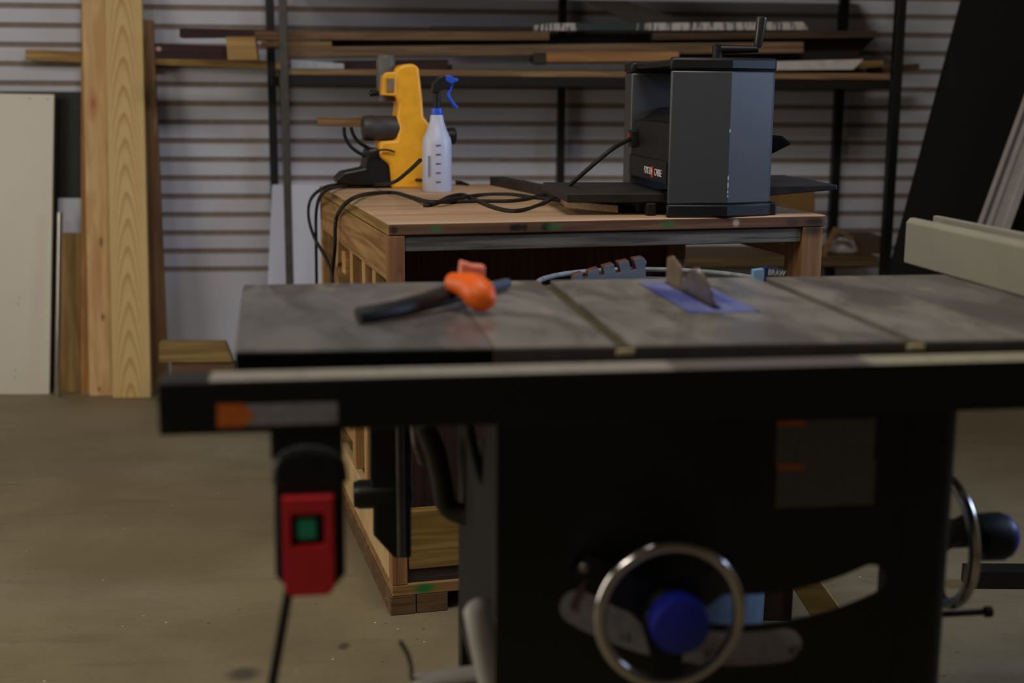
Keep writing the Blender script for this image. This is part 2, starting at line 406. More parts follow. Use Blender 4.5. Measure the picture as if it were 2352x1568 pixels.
# two pale boards
vA = vfloor(230, 908)
pA = [WAL.pv(205, 909, vA), WAL.pv(262, 911, vA), WAL.pv(246, -40, vA + .18), WAL.pv(187, -40, vA + .18)]
bA = WAL.pz(230, 909, 0)
def wA():
    S = []
    for px, py, r, c, k in ((214, 237, (.014, .05, .03), '6b3326', .85), (214, 240, (.03, .05, .09), 'b4774f', .7), (232, 556, (.01, .05, .03), '5f3a2c', .8), (236, 728, (.009, .05, .022), '5a3527', .8), (228, 893, (.008, .05, .014), '6b3a2a', .8), (222, 640, (.035, .05, .28), 'b7805a', .55), (192, 700, (.02, .05, .6), 'b98548', .6)):
        t = (909 - py) / 950; p = WAL.pv(px, py, vA + .18 * t) - bA; S.append((tuple(p), r, c, k))
    return wood('pine_board_knots', 'd6b483', 'bd9561', 2, 35, .6, S, None, .3)
mb = MB().prism(pA, (0, .03, 0)); build(mb, 'pine_board', wA(), None, WAL, bev=.002, label='pale pine board with reddish knots standing upright, left of the pair', cat='board', base=bA)
mb = MB().prism([WAL.pv(186, 907, vA + .035), WAL.pv(220, 907, vA + .035), WAL.pv(205, -40, vA + .20), WAL.pv(186, -40, vA + .20)], (0, .016, 0))
build(mb, 'pine_board', wood('orange_pine', 'b88650', '8f6435', 2, 35), None, WAL, bev=.002, label='orange brown board just peeking out behind the left edge of the knotty board', cat='board')
vB = vfloor(300, 914); bB = WAL.pz(300, 914, 0)
def wB():
    t = NT('cathedral_pine', .6, 0, .3)
    sx = t.n('ShaderNodeSeparateXYZ'); t.l(t.co, sx.inputs[0])
    nz = t.noise(t.mapped((14, 4, 3)), 1, 3)
    xx = t.math('ADD', sx.outputs[0], t.math('MULTIPLY', t.math('SUBTRACT', t.noise(t.mapped((0, 0, 2.0)), 1, 2), .5), .03))
    q = t.math('ADD', t.math('MULTIPLY', sx.outputs[2], 9.5), t.math('MULTIPLY', t.math('POWER', t.math('ABSOLUTE', xx), 1.8), 480))
    q = t.math('ADD', q, t.math('MULTIPLY', nz, .9))
    fr = t.math('FRACT', q)
    fr = t.math('MULTIPLY', t.rng(fr, .45, .95), t.rng(fr, 1.0, .95))
    fr = t.math('MULTIPLY', fr, t.rng(t.math('ABSOLUTE', xx), .075, .03, .25, 1.0))
    c = t.mix(t.math('MULTIPLY', fr, .75), lin('d0b47c'), lin('ad7f42'))
    f2 = t.noise(t.mapped((160, 160, 4)), 1, 3)
    c = t.mix(t.math('MULTIPLY', t.rng(f2, .4, .7), .25), c, lin('b18a50'))
    t.color(c); return t.m
mb = MB().prism([WAL.pv(259, 914, vB), WAL.pv(346, 913, vB), WAL.pv(325, -40, vB + .2), WAL.pv(240, -40, vB + .2)], (0, .03, 0))
build(mb, 'pine_board', wB(), None, WAL, bev=.002, label='yellow pine board with arched grain standing upright, right of the pair', cat='board', base=bB)
vC = -.20
mb = MB().prism([WAL.pv(340, 905, vC), WAL.pv(388, 905, vC), WAL.pv(351, 47, vC + .1), WAL.pv(318, 42, vC + .1)], (0, .025, 0))
build(mb, 'rough_board', wood('rough_board', '8a6c50', '66492e', 2, 40), None, WAL, bev=.002, label='darker brown board leaning behind the yellow pine board', cat='board')
# low planks on the floor by the bench
p0 = WAL.pz(440, 905, 0)
mb = MB(); q = [WAL.pv(365, 787, -.55), WAL.pv(516, 787, -.55), WAL.pv(535, 832, -.55), WAL.pv(365, 832, -.55)]
build(MB().prism(q, (0, .06, 0)), 'short_plank', wood('olive_plank', 'a88a54', '7c6236', 0), None, WAL, bev=.002, label='short yellow plank lying low in front of the wall, behind the saw rail', cat='plank')
q2 = [WAL.pv(393, 833, -.54), WAL.pv(545, 833, -.54), WAL.pv(545, 900, -.54), WAL.pv(393, 900, -.54)]
zmin = min(p.z for p in q2)
mb = MB().prism([Vector((p.x, p.y, 0 if p.z < .2 and i > 1 else p.z)) for i, p in enumerate(q2)], (0, .05, 0))
build(mb, 'wood_crate', M['brown_wood'], None, WAL, bev=.002, label='dark wooden crate end under the short yellow plank', cat='crate')
# grey sheet leaning left of the bench
ga, gb_ = WAL.pv(600, 800, -.42), WAL.pv(768, 800, -.42); ga.z = gb_.z = 0
mb = MB().prism([ga, gb_, WAL.pv(755, 423, -.12), WAL.pv(625, 424, -.12)], (0, .006, 0))
g = build(mb, 'grey_sheet', M['grey_sheet'], None, WAL, label='pale grey sheet leaning on the wall left of the bench', cat='sheet')

# ------------------------------------------------------------------ rack on the back wall
rack = thing('storage_rack', 'black steel storage rack along the slat wall loaded with boards', 'rack', WAL, (.2, -.25, 0))
def post(px, py, v, r, name, m):
    p = WAL.pv(px, py, v); build(MB().box(p.x - r, p.x + r, v - r, v + r, 0, 2.1), name, m, rack, bev=.002); return p.x
VF, VR = -.46, -.05
u1 = post(657, 300, VF, .014, 'front_post', mat('worn_grey_steel', '4a4641', .5, .3, .15, 30))
u2 = post(2051, 300, VF, .018, 'front_post', M['black_paint'])
r1 = post(626, 250, VR, .016, 'rear_post', M['black_paint'])
r2 = post(1288, 300, VR, .016, 'rear_post', M['black_paint'])
r3 = post(1923, 300, VR, .018, 'rear_post', M['black_paint'])
zd = WAL.pv(1300, 163, VF).z; zd0 = WAL.pv(1300, 177, VF).z
zb = WAL.pv(1300, 200, VF + .03).z
build(MB().box(u1 - .02, u2 + .02, VF + .005, VF + .035, zb, zd0), 'front_beam', M['black_paint'], rack, bev=.002)
build(MB().box(r1, r3, VR - .03, VR - .002, zb, zd0), 'rear_beam', M['black_paint'], rack, bev=.002)
build(MB().box(u2 - .02, u2 + .02, VF, VR, zb, zd0), 'side_beam', M['black_paint'], rack, bev=.002)
build(MB().box(u1 - .02, u1 + .02, VF, VR, zb, zd0), 'side_beam', M['black_paint'], rack, bev=.002)
build(MB().box(u1 + .016, u2 - .026, VF, VR - .02, zd0, zd), 'shelf_deck', M['tan_shelf'], rack, bev=.002)
zu = WAL.pv(1300, -12, VF).z
build(MB().box(u1 - .02, u2 + .02, VF, VF + .03, zu, zu + .05), 'front_beam', M['black_paint'], rack, bev=.002)
build(MB().box(u1 + .016, u2 - .026, VF + .03, VR - .02, zu + .03, zu + .05), 'shelf_deck', M['dark_board'], rack, bev=.002)
zl = WAL.pv(1850, 590, VF).z; zl0 = WAL.pv(1850, 612, VF).z
ul = WAL.pv(1150, 600, VF).x
build(MB().box(ul, u2 - .025, VF, VR - .02, zl0, zl), 'lower_deck', wood('dim_deck', '6b5637', '4d3b25', 0), rack, bev=.002)

GR = 'lumber lying on the rack shelf'
def lum(name, pts, v, depth, m, label, cat='board', bev=.002, smooth=None):
    mb = pxprism(WAL, pts, v, depth)
    if v < -.1: mb.v = [(a, b, max(c, zd + .0005) if c > zd - .03 else c) for a, b, c in mb.v]
    return build(mb, name, m, None, WAL, bev=bev, label=label, cat=cat, group=GR)
def q4(x0, x1, yt0, yb0, yt1=None, yb1=None):
    yt1 = yt0 if yt1 is None else yt1; yb1 = yb0 if yb1 is None else yb1
    return [(x0, yt0), (x1, yt1), (x1, yb1), (x0, yb0)]
lum('long_plank', q4(58, 650, 112, 138, 142, 160), -.062, .045, wood('yellow_pine_plank', 'b3945a', '856436', 0), 'long yellow plank at shelf height running behind the upright boards', 'plank')
lum('maroon_board', q4(355, 560, 102, 133, 106, 138), VF + .035, .1, wood('maroon_chipped', '3c2024', '2a1418', 0, 40, .45, [((-.145, -.05, .037), (.014, .02, .012), 'b09088', .9)]), 'dark maroon board with a pale chip, lying low beside the square block', 'board')
lum('maroon_board', q4(412, 640, 64, 86, 70, 84), VF + .16, .1, M['maroon'], 'dark maroon board lying high above the square block', 'board')
lum('wood_block', [(518, 84), (585, 84), (592, 138), (523, 138)], VF - .03, .08, wood('block_pine', 'ab8a55', '8a6a3a', 0, 30), 'square end of a tan wood block on the shelf beside the maroon boards', 'block')
lum('brown_plank', q4(585, 1262, 72, 92, 72, 92), VF + .035, .09, M['brown_wood'], 'long brown plank at the top of the stack, left part', 'plank')
lum('black_board', q4(735, 1256, 93, 106, 86, 100), VF + .13, .1, M['dark_board'], 'thin black board under the topmost brown plank', 'board')
lum('short_brown_plank', q4(600, 762, 95, 108, 95, 108), VF + .035, .05, wood('short_brown', '8f7148', '6a4f2e', 0), 'short light brown offcut ending left of the thin black board', 'plank')
lum('grey_brown_plank', q4(655, 1846, 108, 132, 96, 121), VF + .03, .1, wood('grey_brown', '80664a', '5c4733', 0), 'long grey brown plank across the middle of the stack', 'plank')
lum('orange_offcut', q4(1255, 1560, 121, 143, 119, 141), VF + .02, .08, wood('orange_off', 'b08455', '8a5f36', 0), 'short orange tan offcut lying left of the planer top', 'offcut')
lum('dark_spacer', q4(1225, 1253, 121, 146), VF + .02, .1, wood('spacer', '40352a', '2c241c', 0), 'small dark spacer block left of the orange tan offcut', 'block')
lum('grey_board', q4(1038, 1452, 146, 163, 144, 163), VF + .03, .14, mat('grey_board', '4b4744', .6), 'flat grey board low on the shelf between bottle and planer', 'board')
lum('dark_red_board', q4(765, 1030, 140, 162, 137, 162), VF + .06, .12, M['maroon'], 'dark red board low on the shelf behind the yellow saw', 'board')
lum('whitish_strip', q4(668, 790, 137, 160, 146, 163), VF + .02, .06, mat('whitish_strip', '9aa0a8', .4), 'whitish strip low on the shelf right of the thin post', 'strip')
lum('dark_thin_board', q4(990, 1240, 60, 71, 61, 71), VF + .1, .1, wood('dark_thin', '2f251d', '1f1812', 0), 'thin dark board on top of the brown plank', 'board')
lum('wide_dark_board', [(1262, 78), (2004, 72), (2012, 84), (1960, 137), (1262, 150)], VF + .14, .17, wood('dark_slab', '2c2019', '17110d', 0, 30), 'wide dark board with slanted right end on the shelf', 'board')
lum('brown_strip', q4(1500, 2014, 76, 92, 70, 86), VF + .06, .05, wood('strip_dark', '54402c', '352619', 0), 'brown strip lying along the top edge of the wide dark board', 'strip')
lum('white_board', [(1560, 146), (1985, 136), (1960, 160), (1560, 163)], VF + .02, .12, mat('pale_board', 'b9b2ad', .6), 'white board with slanted end lying flat right of the planer', 'board')
lum('tan_strip', q4(1960, 2030, 141, 158, 138, 153), VF + .13, .06, wood('tan_strip', '9a774a', '6f5230', 0), 'short tan strip past the slanted end of the white board', 'strip')
lum('tan_strip', q4(2000, 2112, 154, 170, 146, 160), VF + .2, .05, wood('tan_strip_b', '6f4f34', '4c3524', 0), 'brown strip sticking out past the right rack post', 'strip')
def m_chip():
    t = NT('chipped_green_white', .7); n = t.noise(t.mapped((70, 8, 9)), 1, 4, .7)
    g = t.spot((-.235, 0, .02), (.17, .5, .5), .35)
    f = t.math('SUBTRACT', t.math('ADD', n, .07), t.math('MULTIPLY', g, .3))
    t.color(t.mix(t.rng(f, .46, .58), lin('1f302d'), lin('b3aea6'))); return t.m
lum('painted_batten', [(1228, 58), (1262, 53), (1380, 53), (1560, 52), (1845, 50), (1856, 64), (1855, 69), (1228, 71)], VF + .05, .05, m_chip(), 'green batten with flaking white paint on top of the stack', 'batten')
mb = pxprism(WAL, [(1345, 2), (1440, 2), (1575, 48), (1450, 50)], VF + .25, .02)
build(mb, 'slanted_board', mat('dim_grey_board', '8a827c', .6), None, WAL, label='grey board leaning at a slant above the painted batten', cat='board', group=GR)
# goods on the lower deck
build(pxprism(WAL, [(1790, 412), (1872, 415), (1872, 589), (1790, 589)], VF + .1, .2).flat_base(zl), 'cardboard_box', M['cardboard'], None, WAL, bev=.003, label='tall brown cardboard box behind the right end of the bench', cat='box')
build(pxprism(WAL, [(1964, 546), (2034, 544), (2034, 590), (1964, 590)], VF + .08, .2).flat_base(zl), 'brown_carton', M['brown_box'], None, WAL, bev=.003, label='dark brown carton on the low deck beside the right rack post', cat='box')
p = WAL.pv(1940, 571, VF + .12)
mb = MB(); n = 16
for k in range(6):
    a0 = math.pi * k / 5
rings = []
for h, r in ((0, .055), (.012, .066), (.035, .06), (.05, .045), (.062, .02)):
    rings.append([(p.x + r * math.cos(2 * math.pi * j / n) * (1 + .1 * math.sin(3 * j)), p.y + .8 * r * math.sin(2 * math.pi * j / n), zl + h * (1 + .06 * math.sin(2.3 * j))) for j in range(n)])
mb.loft(rings); build(mb, 'white_bag', mat('white_bag', 'a09a94', .6, 0, .1, 30), None, WAL, smooth=60, label='crumpled white bag on the low deck beside the brown carton', cat='bag')
mb = pxprism(WAL, [(1884, 589), (1920, 522), (1962, 545), (1958, 553), (1924, 534), (1898, 589)], VF + .02, .03)
build(mb, 'wood_bracket', wood('dim_bracket', '8f7048', '6c5030', 0), None, WAL, bev=.002, label='bent wooden bracket in front of the white bag', cat='bracket')

# ------------------------------------------------------------------ right: black board and aluminium channels
vr0 = -.75
mb = MB().prism([WAL.pv(2040, 640, vr0), WAL.pv(2420, 640, vr0), WAL.pv(2560, -80, vr0 + .3), WAL.pv(2232, -80, vr0 + .3)], (0, .02, 0))
def m_slate():
    t = NT('scuffed_black', .6, 0, .25); n = t.noise(t.mapped((2, 2, 2)), 1, 5, .65, 1.5)
    n2 = t.noise(t.mapped((30, 30, 2)), 1, 2)
    c = t.mix(t.math('MULTIPLY', t.rng(n, .5, .75), .6), lin('100f0e'), lin('2a2826'))
    t.color(c); return t.m
build(mb, 'black_sheet', m_slate(), None, WAL, label='large scuffed black sheet leaning at a slant on the right', cat='sheet')
al = thing('aluminium_channel', 'grey aluminium channel leaning against the black sheet', 'channel', WAL, WAL.pv(2300, 560, vr0 - .1))
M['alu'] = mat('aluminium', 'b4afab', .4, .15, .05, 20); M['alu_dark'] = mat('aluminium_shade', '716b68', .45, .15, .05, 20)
def chan(x0b, x1b, x0t, x1t, dv, m, nm):
    mb = MB().prism([WAL.pv(x0b, 560, vr0 - .1 + dv), WAL.pv(x1b, 560, vr0 - .1 + dv), WAL.pv(x1t, 120, vr0 + .07 + dv), WAL.pv(x0t, 120, vr0 + .07 + dv)], (0, .012, 0))
    build(mb, nm, m, al, bev=.001)
def xo(x, y): return x
# lines measured at y=500 and y=230, slope dx/dy=-.36
def ln(x500, y): return x500 + (500 - y) * .365
for a, b, dv, m_, nm in ((2253, 2262, -.012, M['alu'], 'flange'), (2262, 2274, 0, M['alu_dark'], 'web'), (2274, 2284, -.012, M['alu'], 'flange'), (2284, 2312, 0, M['alu'], 'web'), (2312, 2330, -.012, M['alu'], 'flange')):
    chan(ln(a, 560), ln(b, 560), ln(a, 120), ln(b, 120), dv, m_, nm)

# ------------------------------------------------------------------ waste bin between saw and bench
bc = Vector((.30, 2.65, 0))
bin_ = thing('waste_bin', 'large round grey blue waste bin between the saw and the bench', 'bin', ROOM, bc)
M['bin'] = mat('bin_plastic', '5d7288', .45, 0, .15, 25)
zr_ = .80
build(MB().lathe([(.238, 0), (.25, zr_ - .02), (.243, zr_ - .02), (.232, .006)], bc, n=56), 'bin_body', M['bin'], bin_, smooth=True)
build(MB().torus(bc + Vector((0, 0, zr_ - .004)), .2505, .0055, n=64), 'rim', mat('dusty_rim', '7b7f80', .6, 0, .25, 40), bin_, smooth=True)
BINV = Fr(.3, 2.62, 6)
mb = pxprism(BINV, [(1310, 690), (1318, 632), (1338, 626), (1340, 641), (1350, 638), (1352, 623), (1375, 616), (1377, 634), (1388, 631), (1386, 612), (1410, 606), (1414, 628), (1426, 624), (1420, 603), (1444, 598), (1450, 622), (1462, 617), (1455, 595), (1478, 591), (1486, 602), (1482, 612), (1488, 690)], 0, .035)
mb.m = [1] * (len(mb.m) - 2) + [0, 0]
build(mb, 'slotted_offcut', [wood('bluegrey_offcut', '7f8ea6', '68778f', 0, 60, .6), M['dark_wood']], None, BINV, bev=.001, label='notched wooden offcut sticking out of the waste bin', cat='offcut')
BINP = Fr(.5, 2.50, 4)
bag = thing('paper_bag', 'navy and light blue paper packaging in the waste bin, lettered in white', 'packaging', BINP, BINP.pv(1770, 660, 0))
build(pxprism(BINP, [(1752, 680), (1758, 613), (1780, 617), (1804, 622), (1812, 680)], 0, .02), 'printed_panel', mat('navy_print', '1b2c52', .5), bag)
build(pxprism(BINP, [(1728, 680), (1732, 621), (1755, 618), (1756, 680)], .004, .02), 'light_panel', mat('light_blue_print', '8db4dc', .5), bag)
pt = BINP.pv(1784, 627.5, -.0015)
text('BRAW', 'lettering', M['lettering_white'], bag, pt, (math.pi / 2, math.radians(6), 0), .016, .033)

# ------------------------------------------------------------------ planer on the bench
def pz(px, py, v): return PLA.pv(px, py, v).z
planer = thing('thickness_planer', 'grey and black benchtop thickness planer on the bench', 'planer', PLA, (.1, .2, BH))
M['planer_grey'] = None
ua_, ub_, uc_ = 0.0, PLA.pv(1673, 400, -.008).x, PLA.pv(1772, 400, .045).x
zt = pz(1600, 131, 0); zc = pz(1600, 162, 0); zb_ = pz(1600, 469, 0)
S = [((ub_, -.006, pz(1673, y, 0)), (.0025, .006, h), 'd6d2cc', .9) for y, h in ((300, .006), (408, .008), (425, .012), (440, .006), (450, .004))]
def m_planer():
    t = NT('planer_grey', .42); n = t.noise(t.co, 200, 2); c = t.mix(t.rng(n, .3, .7), lin('424345'), lin('454648'))
    for cen, rad, col, k in S:
        c = t.mix(t.math('MULTIPLY', t.spot(tuple(Vector(cen) - Vector((.1, .2, BH))), rad, .3), k), c, lin(col))
    t.color(c); return t.m
M['planer_grey'] = m_planer()
def colplan(v0, mirror=False, e=0.0):
    th = .085
    pts = [(ua_ - e, 0 - e * .5), (ub_, -.008 - e), (uc_ - .008 + e, .040 - e), (uc_ + e, .050), (uc_ + e, th)] + ([(ua_ - e, th)] if mirror else [(ua_ + .062, th), (ua_ - e, .012)])
    if mirror: pts = [(x, th - y) for x, y in pts][::-1]
    return [(x, y + v0) for x, y in pts]
def shell(plan, z0, z1, name, m, bev, parent):
    mb = MB().prism([(x, y, z0) for x, y in plan], (0, 0, z1 - z0)); return build(mb, name, m, parent, bev=bev, smooth=18)
VFAR = .43
for v0, mir, nm in ((0, False, 'near'), (VFAR, True, 'far')):
    e = shell(colplan(v0, mir), zb_, zc, 'side_column', M['planer_grey'], .004, planer)
    shell(colplan(v0, mir, .002), BH, zb_, 'column_foot', M['black_plastic'], .005, planer)
    shell(colplan(v0, mir, .003), zc, zt, 'column_cap', M['black_plastic'], .008, planer)
build(MB().box(.01, uc_ - .01, .06, VFAR + .03, zt - .02, zt - .004), 'top_bridge', M['black_plastic'], planer, bev=.004)
# cutter head carriage with rounded motor hood
hz0, hz1 = pz(1500, 383, .12), pz(1500, 278, .12)
prof = [(.004, hz0), (.066, hz0), (.066, hz1 + .028), (.058, hz1 + .02), (.03, hz1), (.004, hz1 - .006)]
build(MB().prism([(x, .018, z) for x, z in prof], (0, VFAR - .022, 0)), 'head_carriage', M['black_plastic'], planer, bev=.004)
build(MB().prism([(x, .088, z) for x, z in ((.068, hz0), (uc_ - .03, hz0), (uc_ - .03, hz1 + .02), (.12, hz1 + .034), (.068, hz1 + .028))], (0, VFAR - .09, 0)), 'motor_hood', M['black_plastic'], planer, bev=.004)
lz0, lz1 = pz(1495, 416, .15), pz(1495, 366, .15)
lp = build(MB().box(-.003, .06, .018, VFAR - .006, lz0, lz1), 'logo_bar', M['black_plastic'], planer, bev=.002)
pL = PLA.pv(1498, 394, .0865)
# lettering on the face that shows between the columns
LU = -.0035
a_ = PLA.pu(1479, 394, LU); b_ = PLA.pu(1520, 395, LU)
mid = (a_ + b_) / 2; wl = abs(a_.y - b_.y)
rotL = (math.pi / 2, 0, -math.pi / 2)
h = .024
ta = text('PORTER', 'lettering', M['lettering_white'], lp, (LU - .0006, a_.y - wl * .24, mid.z), rotL, h, wl * .43)
tb = text('CABLE', 'lettering', M['lettering_white'], lp, (LU - .0006, b_.y + wl * .2, mid.z), rotL, h, wl * .38)
build(MB().box(LU - .001, LU + .001, mid.y - wl * .055 - .0 + wl * .03, mid.y + wl * .055 + wl * .03, mid.z - .013, mid.z + .013), 'red_mark', M['red_plastic'], lp)
build(MB().prism([(LU - .0016, mid.y + wl * .03 + x * wl * .035, mid.z + z * .009) for x, z in ((-1, 0), (-.3, .4), (0, 1), (.3, .4), (1, 0), (.3, -.4), (0, -1), (-.3, -.4))], (.001, 0, 0)), 'star_mark', M['lettering_white'], lp)
ps = PLA.pu(1460, 318, .003)
sw = build(MB().box(-.012, .005, ps.y - .02, ps.y + .02, ps.z - .022, ps.z + .022), 'switch', M['black_plastic'], planer, bev=.003)
build(MB().box(-.015, -.011, ps.y + .004, ps.y + .014, ps.z + .004, ps.z + .014), 'red_key', M['red_plastic'], sw)
# infeed and outfeed tables
ti0 = pz(1400, 446, .03)
L0 = PLA.pv(1302, 440, .06).x
build(MB().box(L0, .02, .06, VFAR + .02, ti0 - .022, ti0), 'infeed_table', mat('dull_black_steel', '2a2826', .5, .3, .2, 30), planer, bev=.003)
zo0, zo1 = pz(1780, 427, .05), pz(1925, 425, .05); R1 = PLA.pv(1924, 425, .06).x
build(MB().prism([(uc_ - .02, .06, zo0 - .026), (R1, .06, zo1 - .012), (R1, .06, zo1), (uc_ - .02, .06, zo0)], (0, VFAR - .04, 0)), 'outfeed_table', mat('dull_black_table', '2d2d31', .45, .3, .2, 30), planer, bev=.003)
for uu in (-.02, uc_ + .012):
    build(MB().box(uu - .018, uu + .006, .05, .085, BH, ti0 - .022), 'table_bracket', M['black_plastic'], planer, bev=.004)
build(MB().box(-.05, uc_, .10, VFAR - .02, BH + .004, BH + .03), 'base_plate', M['dark_steel'], planer, bev=.004)
# dust hood at the back
dh = [(uc_ - .02, pz(1778, 309, .12)), (PLA.pv(1798, 312, .12).x, pz(1798, 312, .12)), (PLA.pv(1821, 330, .12).x, pz(1821, 330, .12)), (uc_ - .005, pz(1776, 368, .12)), (uc_ - .02, pz(1776, 368, .12))]
build(MB().prism([(x, .12, z) for x, z in dh], (0, .16, 0)), 'dust_hood', M['matt_black'], planer, bev=.006)
# height crank
ck = PLA.pv(1648, 113, .05); ce = PLA.pv(1742, 111, .03)
build(MB().tube([(ck.x, .05, ck.z), (ce.x, .03, ce.z - .002)], [.011, .008], 12), 'crank_arm', M['black_plastic'], planer, smooth=True)
build(MB().lathe([(.012, 0), (.012, ck.z - zt + .012), (.006, ck.z - zt + .016)], (ck.x, .05, zt - .004), n=16), 'crank_hub', M['black_plastic'], planer, smooth=True)
g0 = PLA.pv(1741, 104, .03); g1 = PLA.pv(1750, 39, .03); ax = (g1 - g0)
L_ = ax.length
build(MB().lathe([(.007, -.006), (.0095, 0), (.0105, L_ * .4), (.0125, L_ * .9), (.0122, L_ * .98), (.008, L_)], g0, ax, 14), 'crank_grip', mat('grip_gloss', '2a2927', .25), planer, smooth=50)

# ------------------------------------------------------------------ yellow saw
vy = 1.06
ys = thing('mitre_saw', 'yellow mitre saw with dark motor on the bench behind the spray bottle', 'saw', BEN, BEN.pz(940, 434, BH))
pts = [(901, 434), (896, 379), (885, 370), (873, 360), (873, 325), (912, 322), (918, 294), (913, 267), (918, 236), (908, 219), (908, 165), (913, 155), (928, 148), (944, 146), (957, 149), (963, 157), (971, 226), (974, 268), (988, 285), (994, 330), (992, 380), (990, 434)]
build(pxprism(BEN, pts[::-1], vy, .10), 'yellow_body', M['yellow_paint'], ys, bev=.008, smooth=40)
def yp(x, y, dv=0): return BEN.pv(x, y, vy + dv)
hb = build(pxprism(BEN, [(877, 219), (880, 176), (888, 166), (912, 165), (912, 221)], vy + .0, .05), 'side_housing', M['yellow_paint'], ys, bev=.004)
build(pxprism(BEN, [(888, 211), (888, 180), (905, 180), (905, 211)], vy - .004, .006), 'grey_plate', mat('grey_plate', '7b6a55', .5), ys)
build(MB().tube([yp(887, 232, .06), yp(886, 180, .06), yp(886, 138, .06), yp(886, 127, .06)], [.027, .028, .028, .024], 20), 'dust_tube', mat('dusty_grey', '55534d', .55, 0, .15), ys, smooth=50)
build(MB().lathe([(.004, -.02), (.009, -.01), (.01, .006), (.006, .01)], yp(856, 214, .05), (-1, 0, 0), 12), 'clamp_knob', M['black_plastic'], ys, smooth=True)
a, b = yp(922, 294, .04), yp(832, 294, .04); a.z = b.z
build(MB().lathe([(.030, 0), (.037, .004), (.037, (a - b).length * .72), (.039, (a - b).length * .75), (.036, (a - b).length * .98), (.028, (a - b).length)], a, b - a, 28), 'motor_housing', mat('dark_motor', '3f3a36', .5, .2, .15), ys, smooth=50)
a, b = yp(972, 312, .05), yp(1046, 312, .05)
build(MB().lathe([(.008, 0), (.008, (a - b).length * .7), (.024, (a - b).length * .72), (.026, (a - b).length * .95), (.02, (a - b).length)], a, b - a, 18), 'pivot_knob', M['black_plastic'], ys, smooth=50)
build(pxprism(BEN, [(731, 289), (731, 268), (800, 271), (830, 268), (830, 291)], vy + .05, .02), 'wood_fence', wood('fence_wood', '8f704a', '694a2c', 0), ys, bev=.002)
build(MB().tube([yp(790, 292, .05), yp(792, 312, .05), yp(803, 333, .05), yp(823, 350, .05), yp(850, 362, .05)], .0055, 10, sub=4), 'handle_loop', M['black_plastic'], ys, smooth=True)
build(MB().tube([yp(806, 292, .05), yp(812, 310, .05), yp(826, 328, .05), yp(855, 345, .05)], .0055, 10, sub=4), 'handle_loop', M['black_plastic'], ys, smooth=True)
build(pxprism(BEN, [(773, 412), (790, 396), (838, 386), (846, 344), (868, 340), (878, 366), (897, 372), (900, 425), (780, 425)][::-1], vy + .01, .10), 'table_casting', M['black_paint'], ys, bev=.005)
tb_ = BEN.pz(838, 418, BH)
rings = []
for r, z in ((.1, 0), (.105, .006), (.1, .02)):
    rings.append([(tb_.x + r * .62 * math.cos(2 * math.pi * j / 30), tb_.y + r * math.sin(2 * math.pi * j / 30), BH + z) for j in range(30)])
build(MB().loft(rings), 'rotary_base', M['black_paint'], ys, smooth=50)
build(MB().tube([yp(850, 352, -.01), yp(870, 345, -.012), yp(890, 344, -.012), yp(907, 349, -.008)], .003, 8, sub=3), 'motor_lead', M['black_rubber'], ys, smooth=True)

# ------------------------------------------------------------------ spray bottle
sb0 = BEN.pz(1004, 440, BH); sb0 = Vector((sb0.x, sb0.y - .0, BH)); s = (BEN.o + BEN.u * sb0.x + BEN.v * sb0.y).y / F * 1.01
sb = thing('spray_bottle', 'white spray bottle with blue and black trigger head on the bench', 'bottle', BEN, sb0)
def bz(y): return BEN.pv(1004, y, sb0.y).z
prof = [(.0, BH), (31, BH + .0005), (33, bz(434)), (33, bz(330)), (31, bz(318)), (22, bz(298)), (16, bz(278)), (14, bz(264))]
M['bottle'] = None
t = NT('bottle_plastic', .4); t.color(lin('bec2d4')); t.b.inputs['Subsurface Weight'].default_value = .15; t.b.inputs['Subsurface Radius'].default_value = (.02, .02, .02)
body = build(MB().lathe([(r * s if r else .001, h - BH) for r, h in prof], sb0, n=32), 'bottle_body', t.m, sb, smooth=50)
for k, y in enumerate((334, 355, 376, 397, 418)):
    p = BEN.pv(1008, y, sb0.y - 33 * s - .0008)
    build(MB().box(p.x - .008, p.x + .006, p.y, p.y + .004, p.z - .002, p.z + .002), 'measuring_mark', mat('grey_print', '5a5868', .6), body)
p = BEN.pv(985, 382, sb0.y - 28 * s)
build(MB().box(p.x - .0006, p.x + .0006, p.y - .0005, p.y + .006, p.z - .03, p.z + .03), 'measuring_line', mat('grey_print_b', '77758a', .6), body)
build(MB().lathe([(13 * s, bz(266) - BH), (13.5 * s, bz(262) - BH), (12.5 * s, bz(249) - BH), (10 * s, bz(248) - BH)], sb0, n=24), 'collar', M['bottle_blue'], sb, smooth=50)
build(MB().lathe([(8.5 * s, bz(250) - BH), (8.5 * s, bz(212) - BH)], sb0, n=20), 'neck', M['black_plastic'], sb, smooth=50)
hp = [(993, 214), (996, 190), (1008, 176), (1026, 171), (1040, 178), (1040, 190), (1032, 203), (1012, 208), (1010, 214)]
build(pxprism(BEN, hp[::-1], sb0.y - .013, .026), 'trigger_head', M['black_plastic'], sb, bev=.004)
build(pxprism(BEN, [(1024, 186), (1024, 172), (1036, 173), (1044, 179), (1053, 180), (1053, 187), (1044, 189), (1040, 194)], sb0.y - .015, .03), 'nozzle', M['bottle_blue'], sb, bev=.003)
build(MB().tube([BEN.pv(x, y, sb0.y) for x, y in ((1037, 190), (1034, 205), (1029, 216), (1035, 230), (1050, 248))], .0055, 10, sub=3), 'trigger', M['bottle_blue'], sb, smooth=True)

